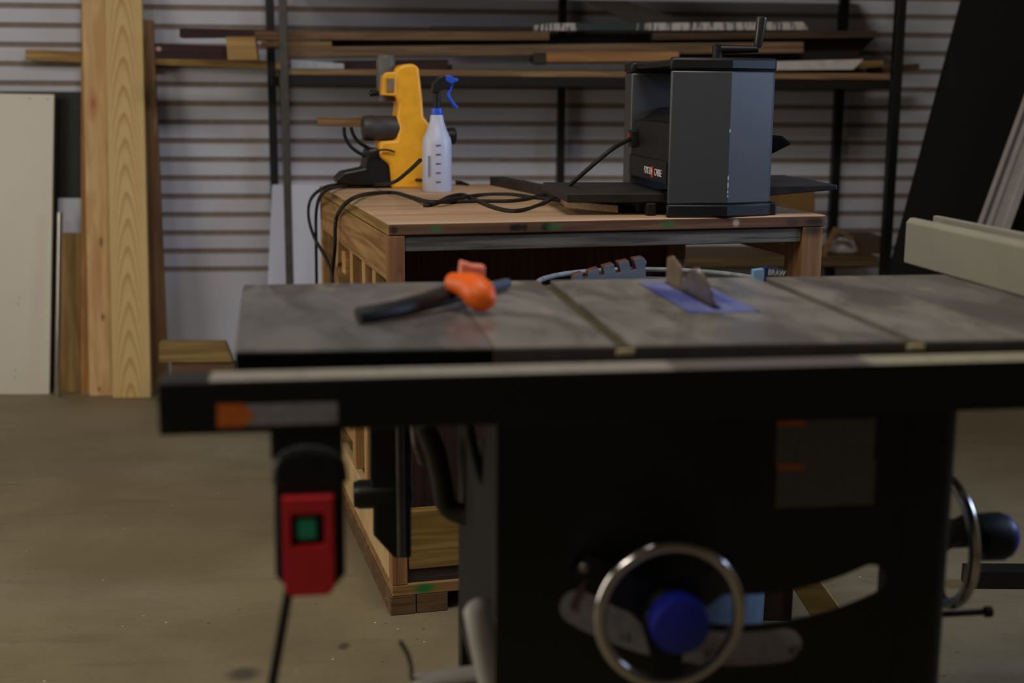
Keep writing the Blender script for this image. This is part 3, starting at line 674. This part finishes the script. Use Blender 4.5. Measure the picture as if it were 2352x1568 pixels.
# ------------------------------------------------------------------ cords on the bench
def tab(px, py, r=.0045, lift=0): p = BEN.pz(px, py, BH + r + lift); return p
def drop(p): return [Vector((p.x - .05, p.y + .12, .006)), Vector((p.x - .03, p.y + .03, .012)), Vector((p.x - .015, p.y, .09)), Vector((p.x - .006, p.y, .35))]
def cord(name, P, r, label, m=None):
    return build(MB().tube(P, r, 8, sub=6), name, m or M['black_rubber'], None, BEN, smooth=True, label=label, cat='cord')
pl0 = BEN.loc(PLA.world(PLA.pu(1446, 320, -.012)))
pth = [pl0, BEN.pv(1405, 343, .28), BEN.pv(1345, 393, .30), BEN.pv(1300, 432, .36)] + [tab(*q) for q in ((1245, 468), (1190, 484), (1140, 478), (1090, 458), (1062, 447), (1032, 452), (1003, 466), (978, 472), (985, 464), (1030, 464), (1100, 462), (1180, 461), (1240, 450), (1290, 437))]
cord('power_cord', pth, .0055, 'black planer cord looping across the sawdust on the bench')
h0 = [BEN.pu(762, 655, -.012), BEN.pu(769, 570, -.014), BEN.pu(770, 520, -.014), BEN.pu(776, 492, -.010)]
pth = drop(h0[0]) + h0 + [tab(*q, lift=l) for q, l in (((800, 462), .012), ((840, 446), .004), ((900, 442), 0), ((945, 453), 0), ((990, 464), .008), ((1040, 458), .008), ((1100, 448), 0), ((1170, 446), 0), ((1240, 455), 0), ((1320, 462), 0))]
cord('power_cord', pth, .0055, 'black cord crossing the bench and hanging nearest the front of its left side')
h1 = [BEN.pu(764, 655, -.016), BEN.pu(752, 600, -.016), BEN.pu(722, 545, -.02), BEN.pu(709, 500, -.02), BEN.pu(712, 462, -.014)]
pth = drop(h1[0]) + h1 + [tab(*q, lift=l) for q, l in (((735, 436), .012), ((775, 424), .006), ((850, 424), .004), ((900, 420), .03), ((935, 396), .07), ((965, 368), .12))]
cord('power_cord', pth, .005, 'black cord bulging furthest out from the left side of the bench')
h2 = [BEN.pu(727, 655, -.010), BEN.pu(726, 560, -.010), BEN.pu(727, 480, -.010)]
pth = drop(h2[0]) + h2 + [tab(*q, lift=l) for q, l in (((745, 440), .010), ((790, 427), .004), ((850, 420), .010), ((910, 411), .02), ((968, 414), .02))]
cord('power_cord', pth, .005, 'black cord hanging straight down the far left corner of the bench')
# little things on the bench
build(MB().tube([tab(1046, 420, .006), tab(1060, 420, .006), tab(1076, 424, .004)], [.008, .006, .003], 8), 'black_plug', M['black_plastic'], None, BEN, smooth=True, label='tiny black stick lying right of the spray bottle', cat='stick')
bar = [BEN.pz(1125, 425, BH), BEN.pz(1345, 472, BH)]
d = (bar[1] - bar[0]).normalized(); nrm = Vector((-d.y, d.x, 0)) * .045
mb = MB(); h = .026
mb.prism([bar[0], bar[1], bar[1] + nrm, bar[0] + nrm], (0, 0, h)); 
mc = build(mb, 'steel_bar', mat('dusty_black_steel', '2b2724', .6, .2, .3, 60), None, BEN, bev=.002, label='dusty black steel bar lying across the bench left of the planer', cat='bar')
q = [BEN.pz(1200, 478, BH), BEN.pz(1420, 490, BH)]
mb = MB().prism([BEN.pz(1300, 478, BH), BEN.pz(1420, 489, BH), BEN.pz(1420, 489, BH) + Vector((.03, .14, 0)), BEN.pz(1300, 478, BH) + Vector((.03, .14, 0))], (0, 0, .018))
build(mb, 'pale_offcut', wood('pale_offcut', 'd0b392', 'b08e68', 0), None, BEN, bev=.002, label='pale wood offcut under the planer infeed table', cat='offcut')

# ------------------------------------------------------------------ table saw
saw = thing('table_saw', 'black contractor table saw with grey iron top and blue throat plate', 'table saw', SAW)
ZT = .865; TD = .625
# main table in strips, leaving two mitre slots
def fv(u): return .031 - .036 * u
def deck(mb, a, b, z0, z1, v1=TD, v0=None, dv=0):
    return mb.prism([(a, fv(a) + dv if v0 is None else v0, z0), (b, fv(b) + dv if v0 is None else v0, z0), (b, v1, z0), (a, v1, z0)], (0, 0, z1 - z0))
ct = MB()
for a, b in ((-.168, -.012), (.010, .374), (.397, .556)):
    if a == .010:   # throat opening
        deck(ct, a, .152, ZT - .03, ZT); deck(ct, .262, b, ZT - .03, ZT)
        deck(ct, .152, .262, ZT - .03, ZT, .262); ct.box(.152, .262, .585, TD, ZT - .03, ZT)
    else: deck(ct, a, b, ZT - .03, ZT)
deck(ct, -.168, .15, ZT - .034, ZT - .010, dv=.001); deck(ct, .264, .556, ZT - .034, ZT - .010, dv=.001)
top = build(ct, 'table_top', M['cast_iron'], saw, bev=.0012)
def front_strip(a, b, z0, z1, name, m, t, **kw):
    mb = MB().prism([(a, fv(a) - .0005, z0), (b, fv(b) - .0005, z0), (b, fv(b) - t, z0), (a, fv(a) - t, z0)], (0, 0, z1 - z0))
    return build(mb, name, m, saw, **kw)
front_strip(-.168, .556, ZT - .034, ZT - .002, 'table_front_edge', mat('dark_edge_paint', '4d4a49', .6), .004, label='dark painted front edge')
for a, b in ((-.0115, .0095), (.3745, .3965)):
    build(deck(MB(), a, b, ZT - .0102, ZT - .0085, TD - .002), 'slot_floor', M['dusty_slot'], saw)
    build(MB().box(a - .001, b + .002, fv(a) - .0065, fv(a) + .004, ZT - .013, ZT - .004), 'slot_dust', M['dust'], saw, bev=.002)
# extension wings
def wing(a, b, k):
    mb = MB().prism([(a + k, fv(a), ZT - .006), (b, fv(b), ZT - .006), (b, TD, ZT - .006), (a, TD, ZT - .006)], (0, 0, .006))
    return build(mb, 'extension_wing', M['wing_iron'], saw, bev=.0015)
wing(-.508, -.1695, .018)
front_strip(-.491, -.1695, ZT - .045, ZT - .002, 'wing_front_edge', M['matt_black'], .006, bev=.0015, label='black rolled front edge of the wing')
build(MB().prism([(-.4915, fv(-.49), ZT - .04), (-.484, fv(-.49), ZT - .04), (-.500, TD, ZT - .04), (-.510, TD, ZT - .04)], (0, 0, .036)), 'wing_side_edge', M['dark_steel'], saw, bev=.003)
wing(.5575, .90, 0)
front_strip(.5575, .90, ZT - .034, ZT - .002, 'wing_front_edge', M['matt_black'], .004)
# throat plate with slot
outer = [(.155, .27), (.168, .264), (.246, .264), (.259, .27), (.259, .578), (.246, .583), (.168, .583), (.155, .578)]
slot = [(.196, .285), (.214, .285), (.214, .57), (.196, .57)]
build(MB().plate([[(x, y, ZT - .004) for x, y in outer], [(x, y, ZT - .004) for x, y in slot[::-1]]], (0, 0, .005)), 'throat_plate', M['insert'], saw, label='blue throat plate')
bl = MB(); n = 40; pts = []
for k in range(n * 2):
    a = math.pi * k / n; r = .127 if k % 2 == 0 else .119; pts.append((.2035, .40 + r * math.cos(a), .786 + r * math.sin(a)))
bl.prism(pts, (.0024, 0, 0)); build(bl, 'saw_blade', mat('blade_steel', '8d8078', .35, .8, .2, 30), saw)
build(MB().prism([(.203, .47, ZT - .03), (.203, .585, ZT - .03), (.203, .578, .908), (.203, .55, .914), (.203, .50, .902), (.203, .485, ZT)], (.004, 0, 0)), 'riving_knife', mat('dusty_steel', '7d6c55', .6, .3, .2, 40), saw)
# front rail
RL, RR = -.573, .92
rail = build(MB().box(RL, RR, -.063, -.004, .7885, .851), 'front_rail', M['black_paint'], saw, bev=.003)
def m_tape():
    t = NT('scale_tape', .6); n = t.noise(t.mapped((40, 40, 40)), 1, 2)
    sx = t.n('ShaderNodeSeparateXYZ'); t.l(t.co, sx.inputs[0])
    mid = t.math('MULTIPLY', t.rng(sx.outputs[0], .035, .045), t.rng(sx.outputs[0], .30, .29))
    c = t.mix(mid, lin('989082'), lin('665e57')); c = t.mix(t.rng(sx.outputs[0], .28, .34), c, lin('a39a80'))
    c = t.mix(t.math('MULTIPLY', t.rng(n, .5, .7), .3), c, lin('5f5750')); t.color(c); return t.m
build(MB().box(-.515, RR, -.0615, -.008, .851, .8516), 'scale_tape', m_tape(), rail, label='pale measuring tape strip')
q0 = SAW.pv(497, 920, -.0635); q1 = SAW.pv(585, 970, -.0635); q2 = SAW.pv(775, 968, -.0635)
zz0, zz1 = .797, .8245
build(MB().prism([(q0.x, -.0636, zz0), (q1.x - .012, -.0636, zz0), (q1.x, -.0636, (zz0 + zz1) / 2), (q1.x - .012, -.0636, zz1), (q0.x, -.0636, zz1)], (0, .001, 0)), 'warning_label', M['label_orange'], rail)
build(MB().box(q1.x - .012, q2.x, -.0634, -.0628, zz0 + .001, zz1 - .001), 'rail_label', M['label_grey'], rail)
build(MB().box(-.49, RR, TD + .005, TD + .03, .80, .845), 'rear_rail', M['black_paint'], saw, bev=.003)
build(MB().box(-.45, -.15, -.006, .05, .795, .818), 'rail_bracket', M['black_paint'], saw)
build(MB().box(.0, .80, -.006, .05, .795, .818), 'rail_bracket', M['black_paint'], saw)
# cabinet front with curved slot
cu, cz = .196, .8905
def arc(R, a0, a1, n=20): return [(cu + R * math.sin(math.radians(a0 + (a1 - a0) * k / n)), cz - R * math.cos(math.radians(a0 + (a1 - a0) * k / n))) for k in range(n + 1)]
def band(R0_, R1_, a0, a1):
    rm, rw = (R0_ + R1_) / 2, (R1_ - R0_) / 2
    o = arc(R1_, a0, a1); i = arc(R0_, a1, a0)
    def endcap(a, s):
        ex = (cu + rm * math.sin(math.radians(a)), cz - rm * math.cos(math.radians(a)))
        tx, tz = math.cos(math.radians(a)) * s, math.sin(math.radians(a)) * s
        nx, nz = math.sin(math.radians(a)), -math.cos(math.radians(a))
        return [(ex[0] + rw * (nx * math.cos(q) * (1 if s > 0 else -1) + tx * math.sin(q)), ex[1] + rw * (nz * math.cos(q) * (1 if s > 0 else -1) + tz * math.sin(q))) for q in [math.pi * k / 8 for k in range(1, 8)]]
    return o + endcap(a1, 1) + i + endcap(a0, -1)
VC = .05; CL, CR, CZ0, CZ1 = -.163, .4826, .30, .80
out = [(CL, VC, CZ0), (CR - .03, VC, CZ0), (CR - .03, VC, CZ1), (CL, VC, CZ1)]
hole = [(x, VC, z) for x, z in band(.380, .424, -20, 24)]
cab = MB().plate([out, hole[::-1]], (0, .004, 0)); body = build(cab, 'cabinet_front', M['black_paint'], saw)
cs = MB()
arcp = [(CR - .03 + .03 * math.sin(a), VC + .03 - .03 * math.cos(a)) for a in [math.radians(q) for q in range(0, 91, 15)]]
wallp = arcp + [(CR, .28), (CR - .004, .28)] + [(CR - .03 + .026 * math.sin(a), VC + .03 - .026 * math.cos(a)) for a in [math.radians(q) for q in range(90, -1, -15)]]
cs.prism([(x, y, CZ0) for x, y in wallp], (0, 0, CZ1 - CZ0)); build(cs, 'cabinet_side', M['black_paint'], saw, smooth=40)
build(MB().box(CR - .082, CR - .078, VC - .0015, VC, CZ0, CZ1), 'corner_crease', M['black_paint'], saw)
cs = MB().prism([(CL, .135, CZ0), (CL, .50, CZ0), (CL, .50, .66), (CL, .30, .68), (CL, .2, .70), (CL, VC + .004, .80), (CL, VC + .004, .49), (CL, .135, .49)], (.004, 0, 0)); build(cs, 'cabinet_side', mat('dim_side_paint', '252321', .7, 0, .2, 15, .3), saw)
for (u, v) in ((CL + .035, VC + .01), (CR - .05, VC + .01), (CL, .46), (CR - .05, .225)):
    build(MB().prism([(u, v, CZ0 + .03), (u + .05, v, CZ0 + .03), (u + .05, v + .05, CZ0 + .03), (u, v + .05, CZ0 + .03)], (0, 0, -CZ0 - .03)), 'stand_leg', M['black_paint'], saw, bev=.003)
# tilt scale plate
scale = build(MB().plate([[(x, VC - .002, z) for x, z in band(.434, .482, -33, 5.5)]], (0, .002, 0)), 'tilt_scale', M['label_grey'], saw, label='curved grey tilt scale')
for a, s_t in ((-38, '0'), (-23, '15'), (-8, '30'), (7, '45')):
    ar = math.radians(a)
    text(s_t, 'lettering', M['lettering_black'], scale, (cu + .468 * math.sin(ar), VC - .0024, cz - .468 * math.cos(ar)), (math.pi / 2, 0, 0), .018, None, .0002)
pp = SAW.pv(1318, 1375, VC - .003)
build(MB().prism([(pp.x - .006, VC - .004, pp.z - .012), (pp.x + .002, VC - .004, pp.z - .016), (pp.x + .02, VC - .004, pp.z + .03), (pp.x + .014, VC - .004, pp.z + .034)], (0, .0015, 0)), 'tilt_pointer', mat('pointer_red', '5c4646', .5), saw)
ps_ = SAW.pv(1340, 1300, VC - .01)
bk = build(MB().prism([(ps_.x - .016, VC - .012, ps_.z - .012), (ps_.x + .06, VC - .012, ps_.z - .05), (ps_.x + .075, VC - .012, ps_.z - .02), (ps_.x + .005, VC - .012, ps_.z + .02)], (0, .012, 0)), 'pointer_bracket', M['black_paint'], saw, bev=.004)
build(MB().lathe([(.008, 0), (.008, .004), (.004, .008)], (ps_.x, VC - .012, ps_.z), (0, -1, 0), 14), 'screw', M['steel'], bk, smooth=50)
# warning labels on the cabinet
for y0, y1 in ((966, 1058), (1066, 1158)):
    a = SAW.pv(1785, y0, VC - .001); b = SAW.pv(2006, y1, VC - .001)
    lb = build(MB().box(a.x, b.x, VC - .0015, VC - .0002, b.z, a.z), 'warning_label', M['label_dim'], saw)
    build(MB().box(a.x, a.x + .038, VC - .002, VC - .001, a.z - .008, a.z), 'orange_header', M['label_orange'], lb)
# front hand wheel
wc = SAW.pv(1538, 1412, -.03); wc.y = -.03
wheel = build(MB().torus(wc, .0925, .0085, (0, -1, 0), 56, 14), 'handwheel', M['chrome'], saw, smooth=True, label='chrome rimmed handwheel')
sp = MB()
for a in (90 + 58, 90 - 58, 270):
    ar = math.radians(a); d_ = Vector((math.cos(ar), 0, math.sin(ar))); t_ = Vector((-math.sin(ar), 0, math.cos(ar)))
    sp.loft([[wc + d_ * r + t_ * w_ * sx + Vector((0, y + dy, 0)) for sx, dy in ((-1, -.005), (1, -.005), (1, .005), (-1, .005))] for r, w_, y in ((.012, .034, .018), (.04, .026, .014), (.07, .018, .006), (.09, .022, 0))])
sp.lathe([(.034, .028), (.036, .01), (.030, -.004)], wc, (0, -1, 0) and (0, 1, 0), 28)
build(sp, 'spokes', M['black_paint'], wheel, smooth=35)
build(MB().lathe([(.012, 0), (.012, .082)], wc, (0, 1, 0), 16), 'shaft', M['steel'], wheel, smooth=50)
kc = SAW.pv(1567, 1441, -.065)
build(MB().lathe([(.030, -.035), (.037, -.03), (.0385, -.01), (.036, 0), (.020, .004)], (kc.x, -.065, kc.z), (0, -1, 0), 36), 'lock_knob', M['blue_plastic'], wheel, smooth=50, label='blue lock knob')
# right hand wheel (edge on)
rc_ = Vector((.594, .30, .485))
rw = build(MB().torus(rc_, .102, .0095, (1, 0, 0), 56, 14), 'handwheel', M['chrome'], saw, smooth=True, label='chrome rimmed handwheel')
sp = MB()
for a in (30, 150, 270):
    ar = math.radians(a); d_ = Vector((0, math.cos(ar), math.sin(ar))); t_ = Vector((0, -math.sin(ar), math.cos(ar)))
    sp.loft([[rc_ + d_ * r + t_ * w_ * sx + Vector((y + dy, 0, 0)) for sx, dy in ((-1, -.005), (1, -.005), (1, .005), (-1, .005))] for r, w_, y in ((.012, .034, -.03), (.04, .026, -.02), (.07, .018, -.008), (.1, .022, 0))])
build(sp, 'spokes', M['black_paint'], rw, smooth=35)
build(MB().lathe([(.016, -.11), (.016, .06)], rc_, (1, 0, 0), 16), 'shaft', M['black_paint'], rw, smooth=50)
kb = build(MB().lathe([(.030, .056), (.038, .06), (.039, .098), (.036, .104)], rc_, (1, 0, 0), 32), 'lock_knob', M['black_plastic'], rw, smooth=50)
build(MB().lathe([(.036, .104), (.035, .109), (.026, .118), (.01, .121)], rc_, (1, 0, 0), 32), 'blue_cap', M['blue_plastic'], kb, smooth=60)
pb = SAW.pv(2222, 1407, .25)
build(MB().lathe([(.005, -.08), (.005, .03), (.009, .03), (.009, .04)], pb, (1, 0, 0), 14), 'stop_bolt', M['dark_steel'], saw, smooth=50)
# power switch under the rail
SV = -.075
def sp_(x, y, v=SV): return SAW.pv(x, y, v)
hz = [(628, 1080), (640, 1050), (665, 1036), (700, 1031), (745, 1036), (775, 1052), (790, 1085), (794, 1320), (770, 1352), (655, 1352), (632, 1325)]
sw_ = build(pxprism(SAW, hz[::-1], SV, .05), 'switch_box', M['black_plastic'], saw, bev=.006, label='black switch box hanging under the rail')
hoop = [sp_(x, y, SV + .012) for x, y in ((632, 1110), (636, 1070), (655, 1042), (705, 1028), (755, 1036), (784, 1060), (792, 1105))]
build(MB().tube(hoop, .0045, 10, sub=4), 'guard_hoop', mat('hoop_grey', '4a4648', .5), sw_, smooth=True)
br = SAW.pv(620, 1000, -.06); br2 = SAW.pv(790, 1055, -.06)
build(MB().box(br.x, br2.x, -.058, -.02, br2.z, .789), 'switch_bracket', M['black_paint'], saw, bev=.003)
f0, f1 = sp_(648, 1145, SV - .012), sp_(770, 1366, SV - .012)
g0_, g1_ = sp_(668, 1183, SV - .012), sp_(746, 1254, SV - .012)
V2 = SV - .012
pts_o = [(f0.x, V2, f0.z), (f1.x, V2, f0.z), (f1.x, V2, f1.z + .008), (f1.x - .008, V2, f1.z), (f0.x + .008, V2, f1.z), (f0.x, V2, f1.z + .008)]
pts_h = [(g0_.x, V2, g0_.z), (g1_.x, V2, g0_.z), (g1_.x, V2, g1_.z), (g0_.x, V2, g1_.z)]
build(MB().plate([pts_o, pts_h[::-1]], (0, .014, 0)), 'stop_paddle', M['red_plastic'], sw_, bev=.0015, label='red stop paddle')
e0, e1 = sp_(683, 1190, SV - .006), sp_(728, 1237, SV - .006)
build(MB().box(e0.x, e1.x, SV - .008, SV + .002, e1.z, e0.z), 'start_button', M['green_plastic'], sw_, bev=.002, label='green start button')
cp = [SAW.pv(664, 1350, -.06), SAW.pv(655, 1400, -.06), SAW.pv(641, 1480, -.055), SAW.pv(625, 1570, -.05), SAW.pv(612, 1650, -.04)]
cp += [Vector((cp[-1].x - .0, cp[-1].y + .03, .15)), Vector((cp[-1].x + .02, .08, .006)), Vector((cp[-1].x + .1, .3, .006))]
build(MB().tube(cp, .006, 10, sub=5), 'switch_cord', M['black_rubber'], sw_, smooth=True)
# motor, belt guard and castings seen under the left wing
vm = .66
a, b = SAW.pv(948, 1130, vm), SAW.pv(812, 1130, vm); b.z = a.z; L_ = (a - b).length
mo = build(MB().lathe([(.02, 0), (.026, .004), (.026, L_ * .9), (.022, L_)], a, b - a, 28), 'motor', M['black_paint'], saw, smooth=50)
build(pxprism(SAW, [(850, 975), (850, 1095), (858, 1165), (858, 1230), (905, 1282), (945, 1282), (945, 975)][::-1], vm - .02, .03), 'belt_guard', M['black_paint'], saw, bev=.004)
build(MB().tube([SAW.pv(918, 970, vm - .04), SAW.pv(922, 1275, vm - .04)], .0075, 12), 'guide_rod', mat('worn_rod', '4a423c', .45, .3, .2), saw, smooth=True)
build(pxprism(SAW, [(945, 980), (985, 980), (1000, 1010), (1010, 1070), (965, 1072), (950, 1030)][::-1], .45, .05), 'dust_chute', mat('dull_grey', '6a6358', .5), saw, bev=.004)
build(MB().tube([SAW.pv(975, 975, .42), SAW.pv(1000, 1040, .42), SAW.pv(1015, 1110, .42), SAW.pv(1030, 1165, .42), SAW.pv(1090, 1185, .40), SAW.pv(1170, 1180, .36)], .017, 14, sub=4), 'trunnion_arm', M['dark_steel'], saw, smooth=True)
build(MB().tube([SAW.pv(1075, 970, .2), SAW.pv(1090, 1040, .2), SAW.pv(1110, 1100, .2), SAW.pv(1150, 1140, .2), SAW.pv(1200, 1150, .2)], .008, 12, sub=4), 'wiring_sleeve', M['black_rubber'], saw, smooth=True)
build(MB().box(-.16, .40, .1, .52, .72, .829), 'trunnion_block', M['black_paint'], saw, bev=.01)

# ------------------------------------------------------------------ rip fence
fence = thing('rip_fence', 'cream faced rip fence lying across the right side of the saw table', 'fence', SAW, (.78, .4, ZT))
FZ0, FZ1 = ZT + .001, ZT + .087
build(MB().prism([(.731, .79, FZ0), (.749, .79, FZ0), (.749, .79, FZ1), (.738, .79, FZ1), (.731, .79, FZ1 - .008)], (0, -.84, 0)), 'fence_face', M['cream_plastic'], fence, bev=.002)
build(MB().prism([(.805, .83, FZ0), (.823, .83, FZ0), (.823, .83, FZ1 - .006), (.815, .83, FZ1), (.805, .83, FZ1)], (0, -.88, 0)), 'fence_face', M['cream_plastic'], fence, bev=.002)
build(MB().box(.749, .805, -.04, .78, FZ0 + .002, FZ1 - .016), 'fence_beam', mat('grey_beam', '5d6266', .5, .2), fence, bev=.002)
build(MB().box(.70, .86, -.10, -.005, .853, FZ1 - .02), 'clamp_head', M['black_paint'], fence, bev=.004)
build(MB().box(.745, .815, .60, .70, ZT, FZ0 + .004), 'glide_pad', M['black_plastic'], fence)

# ------------------------------------------------------------------ spring clamp on the wing
clamp = thing('hand_clamp', 'black handled hand clamp with bright orange pads lying on the left wing', 'clamp', SAW, (-.18, .36, ZT))
def cz_(px, py, z): return SAW.pz(px, py, ZT + z)
arm = [cz_(822, 725, .0135), cz_(860, 720, .0145), cz_(920, 708, .0155), cz_(985, 693, .017), cz_(1040, 680, .02), cz_(1075, 672, .02)]
build(MB().tube(arm, [.0125, .0135, .0135, .013, .011, .009], 12, sub=1, flat=.8), 'lower_handle', M['black_plastic'], clamp, smooth=50)
arm2 = [cz_(900, 700, .013), cz_(960, 684, .018), cz_(1010, 668, .022), cz_(1050, 655, .026)]
build(MB().tube(arm2, [.005, .006, .006, .007], 10, sub=1), 'upper_handle', mat('worn_brown_steel', '4a3c34', .5, .3), clamp, smooth=50)
build(MB().tube([cz_(1010, 690, .012), cz_(1060, 680, .012), cz_(1120, 662, .012), cz_(1165, 650, .010)], [.007, .008, .009, .008], 10), 'blue_jaw', mat('blue_steel', '566273', .4, .3), clamp, smooth=50)
# orange pad: rounded club shape from upper left to lower right
c0, c1, c2 = SAW.pv(1048, 650, .33), SAW.pv(1082, 660, .31), SAW.pv(1108, 682, .285)
rings = []
path = smooth_path([SAW.pv(1034, 648, .34), c0, c1, c2, SAW.pv(1134, 698, .27)], 5)
rad = [.006, .012, .014, .0145, .0145, .0152, .0162, .0175, .019, .0205, .0218, .023, .0237, .024, .0238, .0228, .021, .018, .014, .0095, .003]
build(MB().tube(path, rad, 20), 'orange_pad', M['orange_plastic'], clamp, smooth=70, label='orange pad')
t0, t1 = SAW.pv(1056, 602, .36), SAW.pv(1116, 640, .36)
build(MB().prism([SAW.pv(1054, 645, .36), SAW.pv(1114, 652, .36), SAW.pv(1116, 612, .36), SAW.pv(1088, 610, .36), SAW.pv(1060, 601, .36)], (0, .03, 0)), 'pink_pad', M['pink_orange'], clamp, bev=.003, label='pale orange upper pad')

# ------------------------------------------------------------------ by the saw's left side and on the floor
pA_, pB_ = SAW.pv(1096, 1398, .13), SAW.pv(1138, 1590, .10)
dirv = (pB_ - pA_)
k = pB_.z / (pA_.z - pB_.z) 
pC_ = Vector((pB_.x - .04, pB_.y, 0))
hose = MB().tube([pA_ + Vector((-.002, 0, .012)), pA_ + Vector((0, 0, .006)), pA_, pA_ + dirv * .35, pA_ + dirv * .7, pB_, Vector((pB_.x - .012, pB_.y, pB_.z * .6)), pC_], [.008, .016, .020, .021, .021, .021, .021, .021], 18)
build(hose, 'white_pipe', M['white_plastic'], None, SAW, smooth=60, label='white plastic pipe standing against the left side of the saw cabinet', cat='pipe')
wv = .16
wp = [SAW.pv(x, y, wv) for x, y in ((918, 1472), (935, 1500), (944, 1530), (950, 1562), (1000, 1562), (1090, 1545), (1092, 1500), (1086, 1440), (1092, 1420))]
gb = SAW.pv(950, 1562, wv)
br_ = thing('wire_bracket', 'bent grey metal wire bracket beside the white pipe', 'bracket', SAW, (gb.x + .05, wv, 0))
build(MB().tube(wp, .0035, 10, sub=3), 'bent_wire', mat('grey_wire', '77706a', .4, .5), br_, smooth=True)
a, b = SAW.pv(950, 1566, wv), SAW.pv(1094, 1545, wv)
build(MB().prism([a + Vector((0, -.02, -.004)), b + Vector((0, -.02, -.004)), b + Vector((0, -.02, .004)), a + Vector((0, -.02, .004))], (0, .04, 0)), 'flat_strip', M['white_plastic'], br_, bev=.002)
build(MB().box(gb.x + .02, gb.x + .035, wv - .008, wv + .008, 0, gb.z - .006), 'support_rod', M['dark_steel'], br_)
fb = ROOM.pz(2225, 1352, 0); fc = ROOM.pz(2460, 1352, 0)
hgt = .045
build(MB().box(fb.x, fc.x, fb.y, fb.y + .06, 0, hgt), 'steel_beam', M['black_paint'], None, ROOM, bev=.003, label='black steel beam lying on the floor right of the saw', cat='beam')

# yellow offcut and a plain dark brown block, seen through the slot
yo = ROOM.pz(1885, 1450, 0).y
build(MB().box(.565, .645, yo + .06, yo + .2, 0, .22), 'dark_block', M['brown_box'], None, ROOM, bev=.003, label='small dark brown block on the floor just right of the waste bin', cat='box')
q = [ROOM.pv(1812, 1335, yo), ROOM.pv(1885, 1335, yo), ROOM.pv(1955, 1432, yo), ROOM.pv(1885, 1450, yo)]
build(MB().prism([(p.x, p.y, max(p.z, 0)) for p in q], (0, .05, 0)), 'yellow_offcut', wood('yellow_offcut', 'b59a58', '8a6f35', 0, 40), None, ROOM, bev=.002, label='yellow wood offcut leaning on the dark brown block on the floor', cat='offcut')
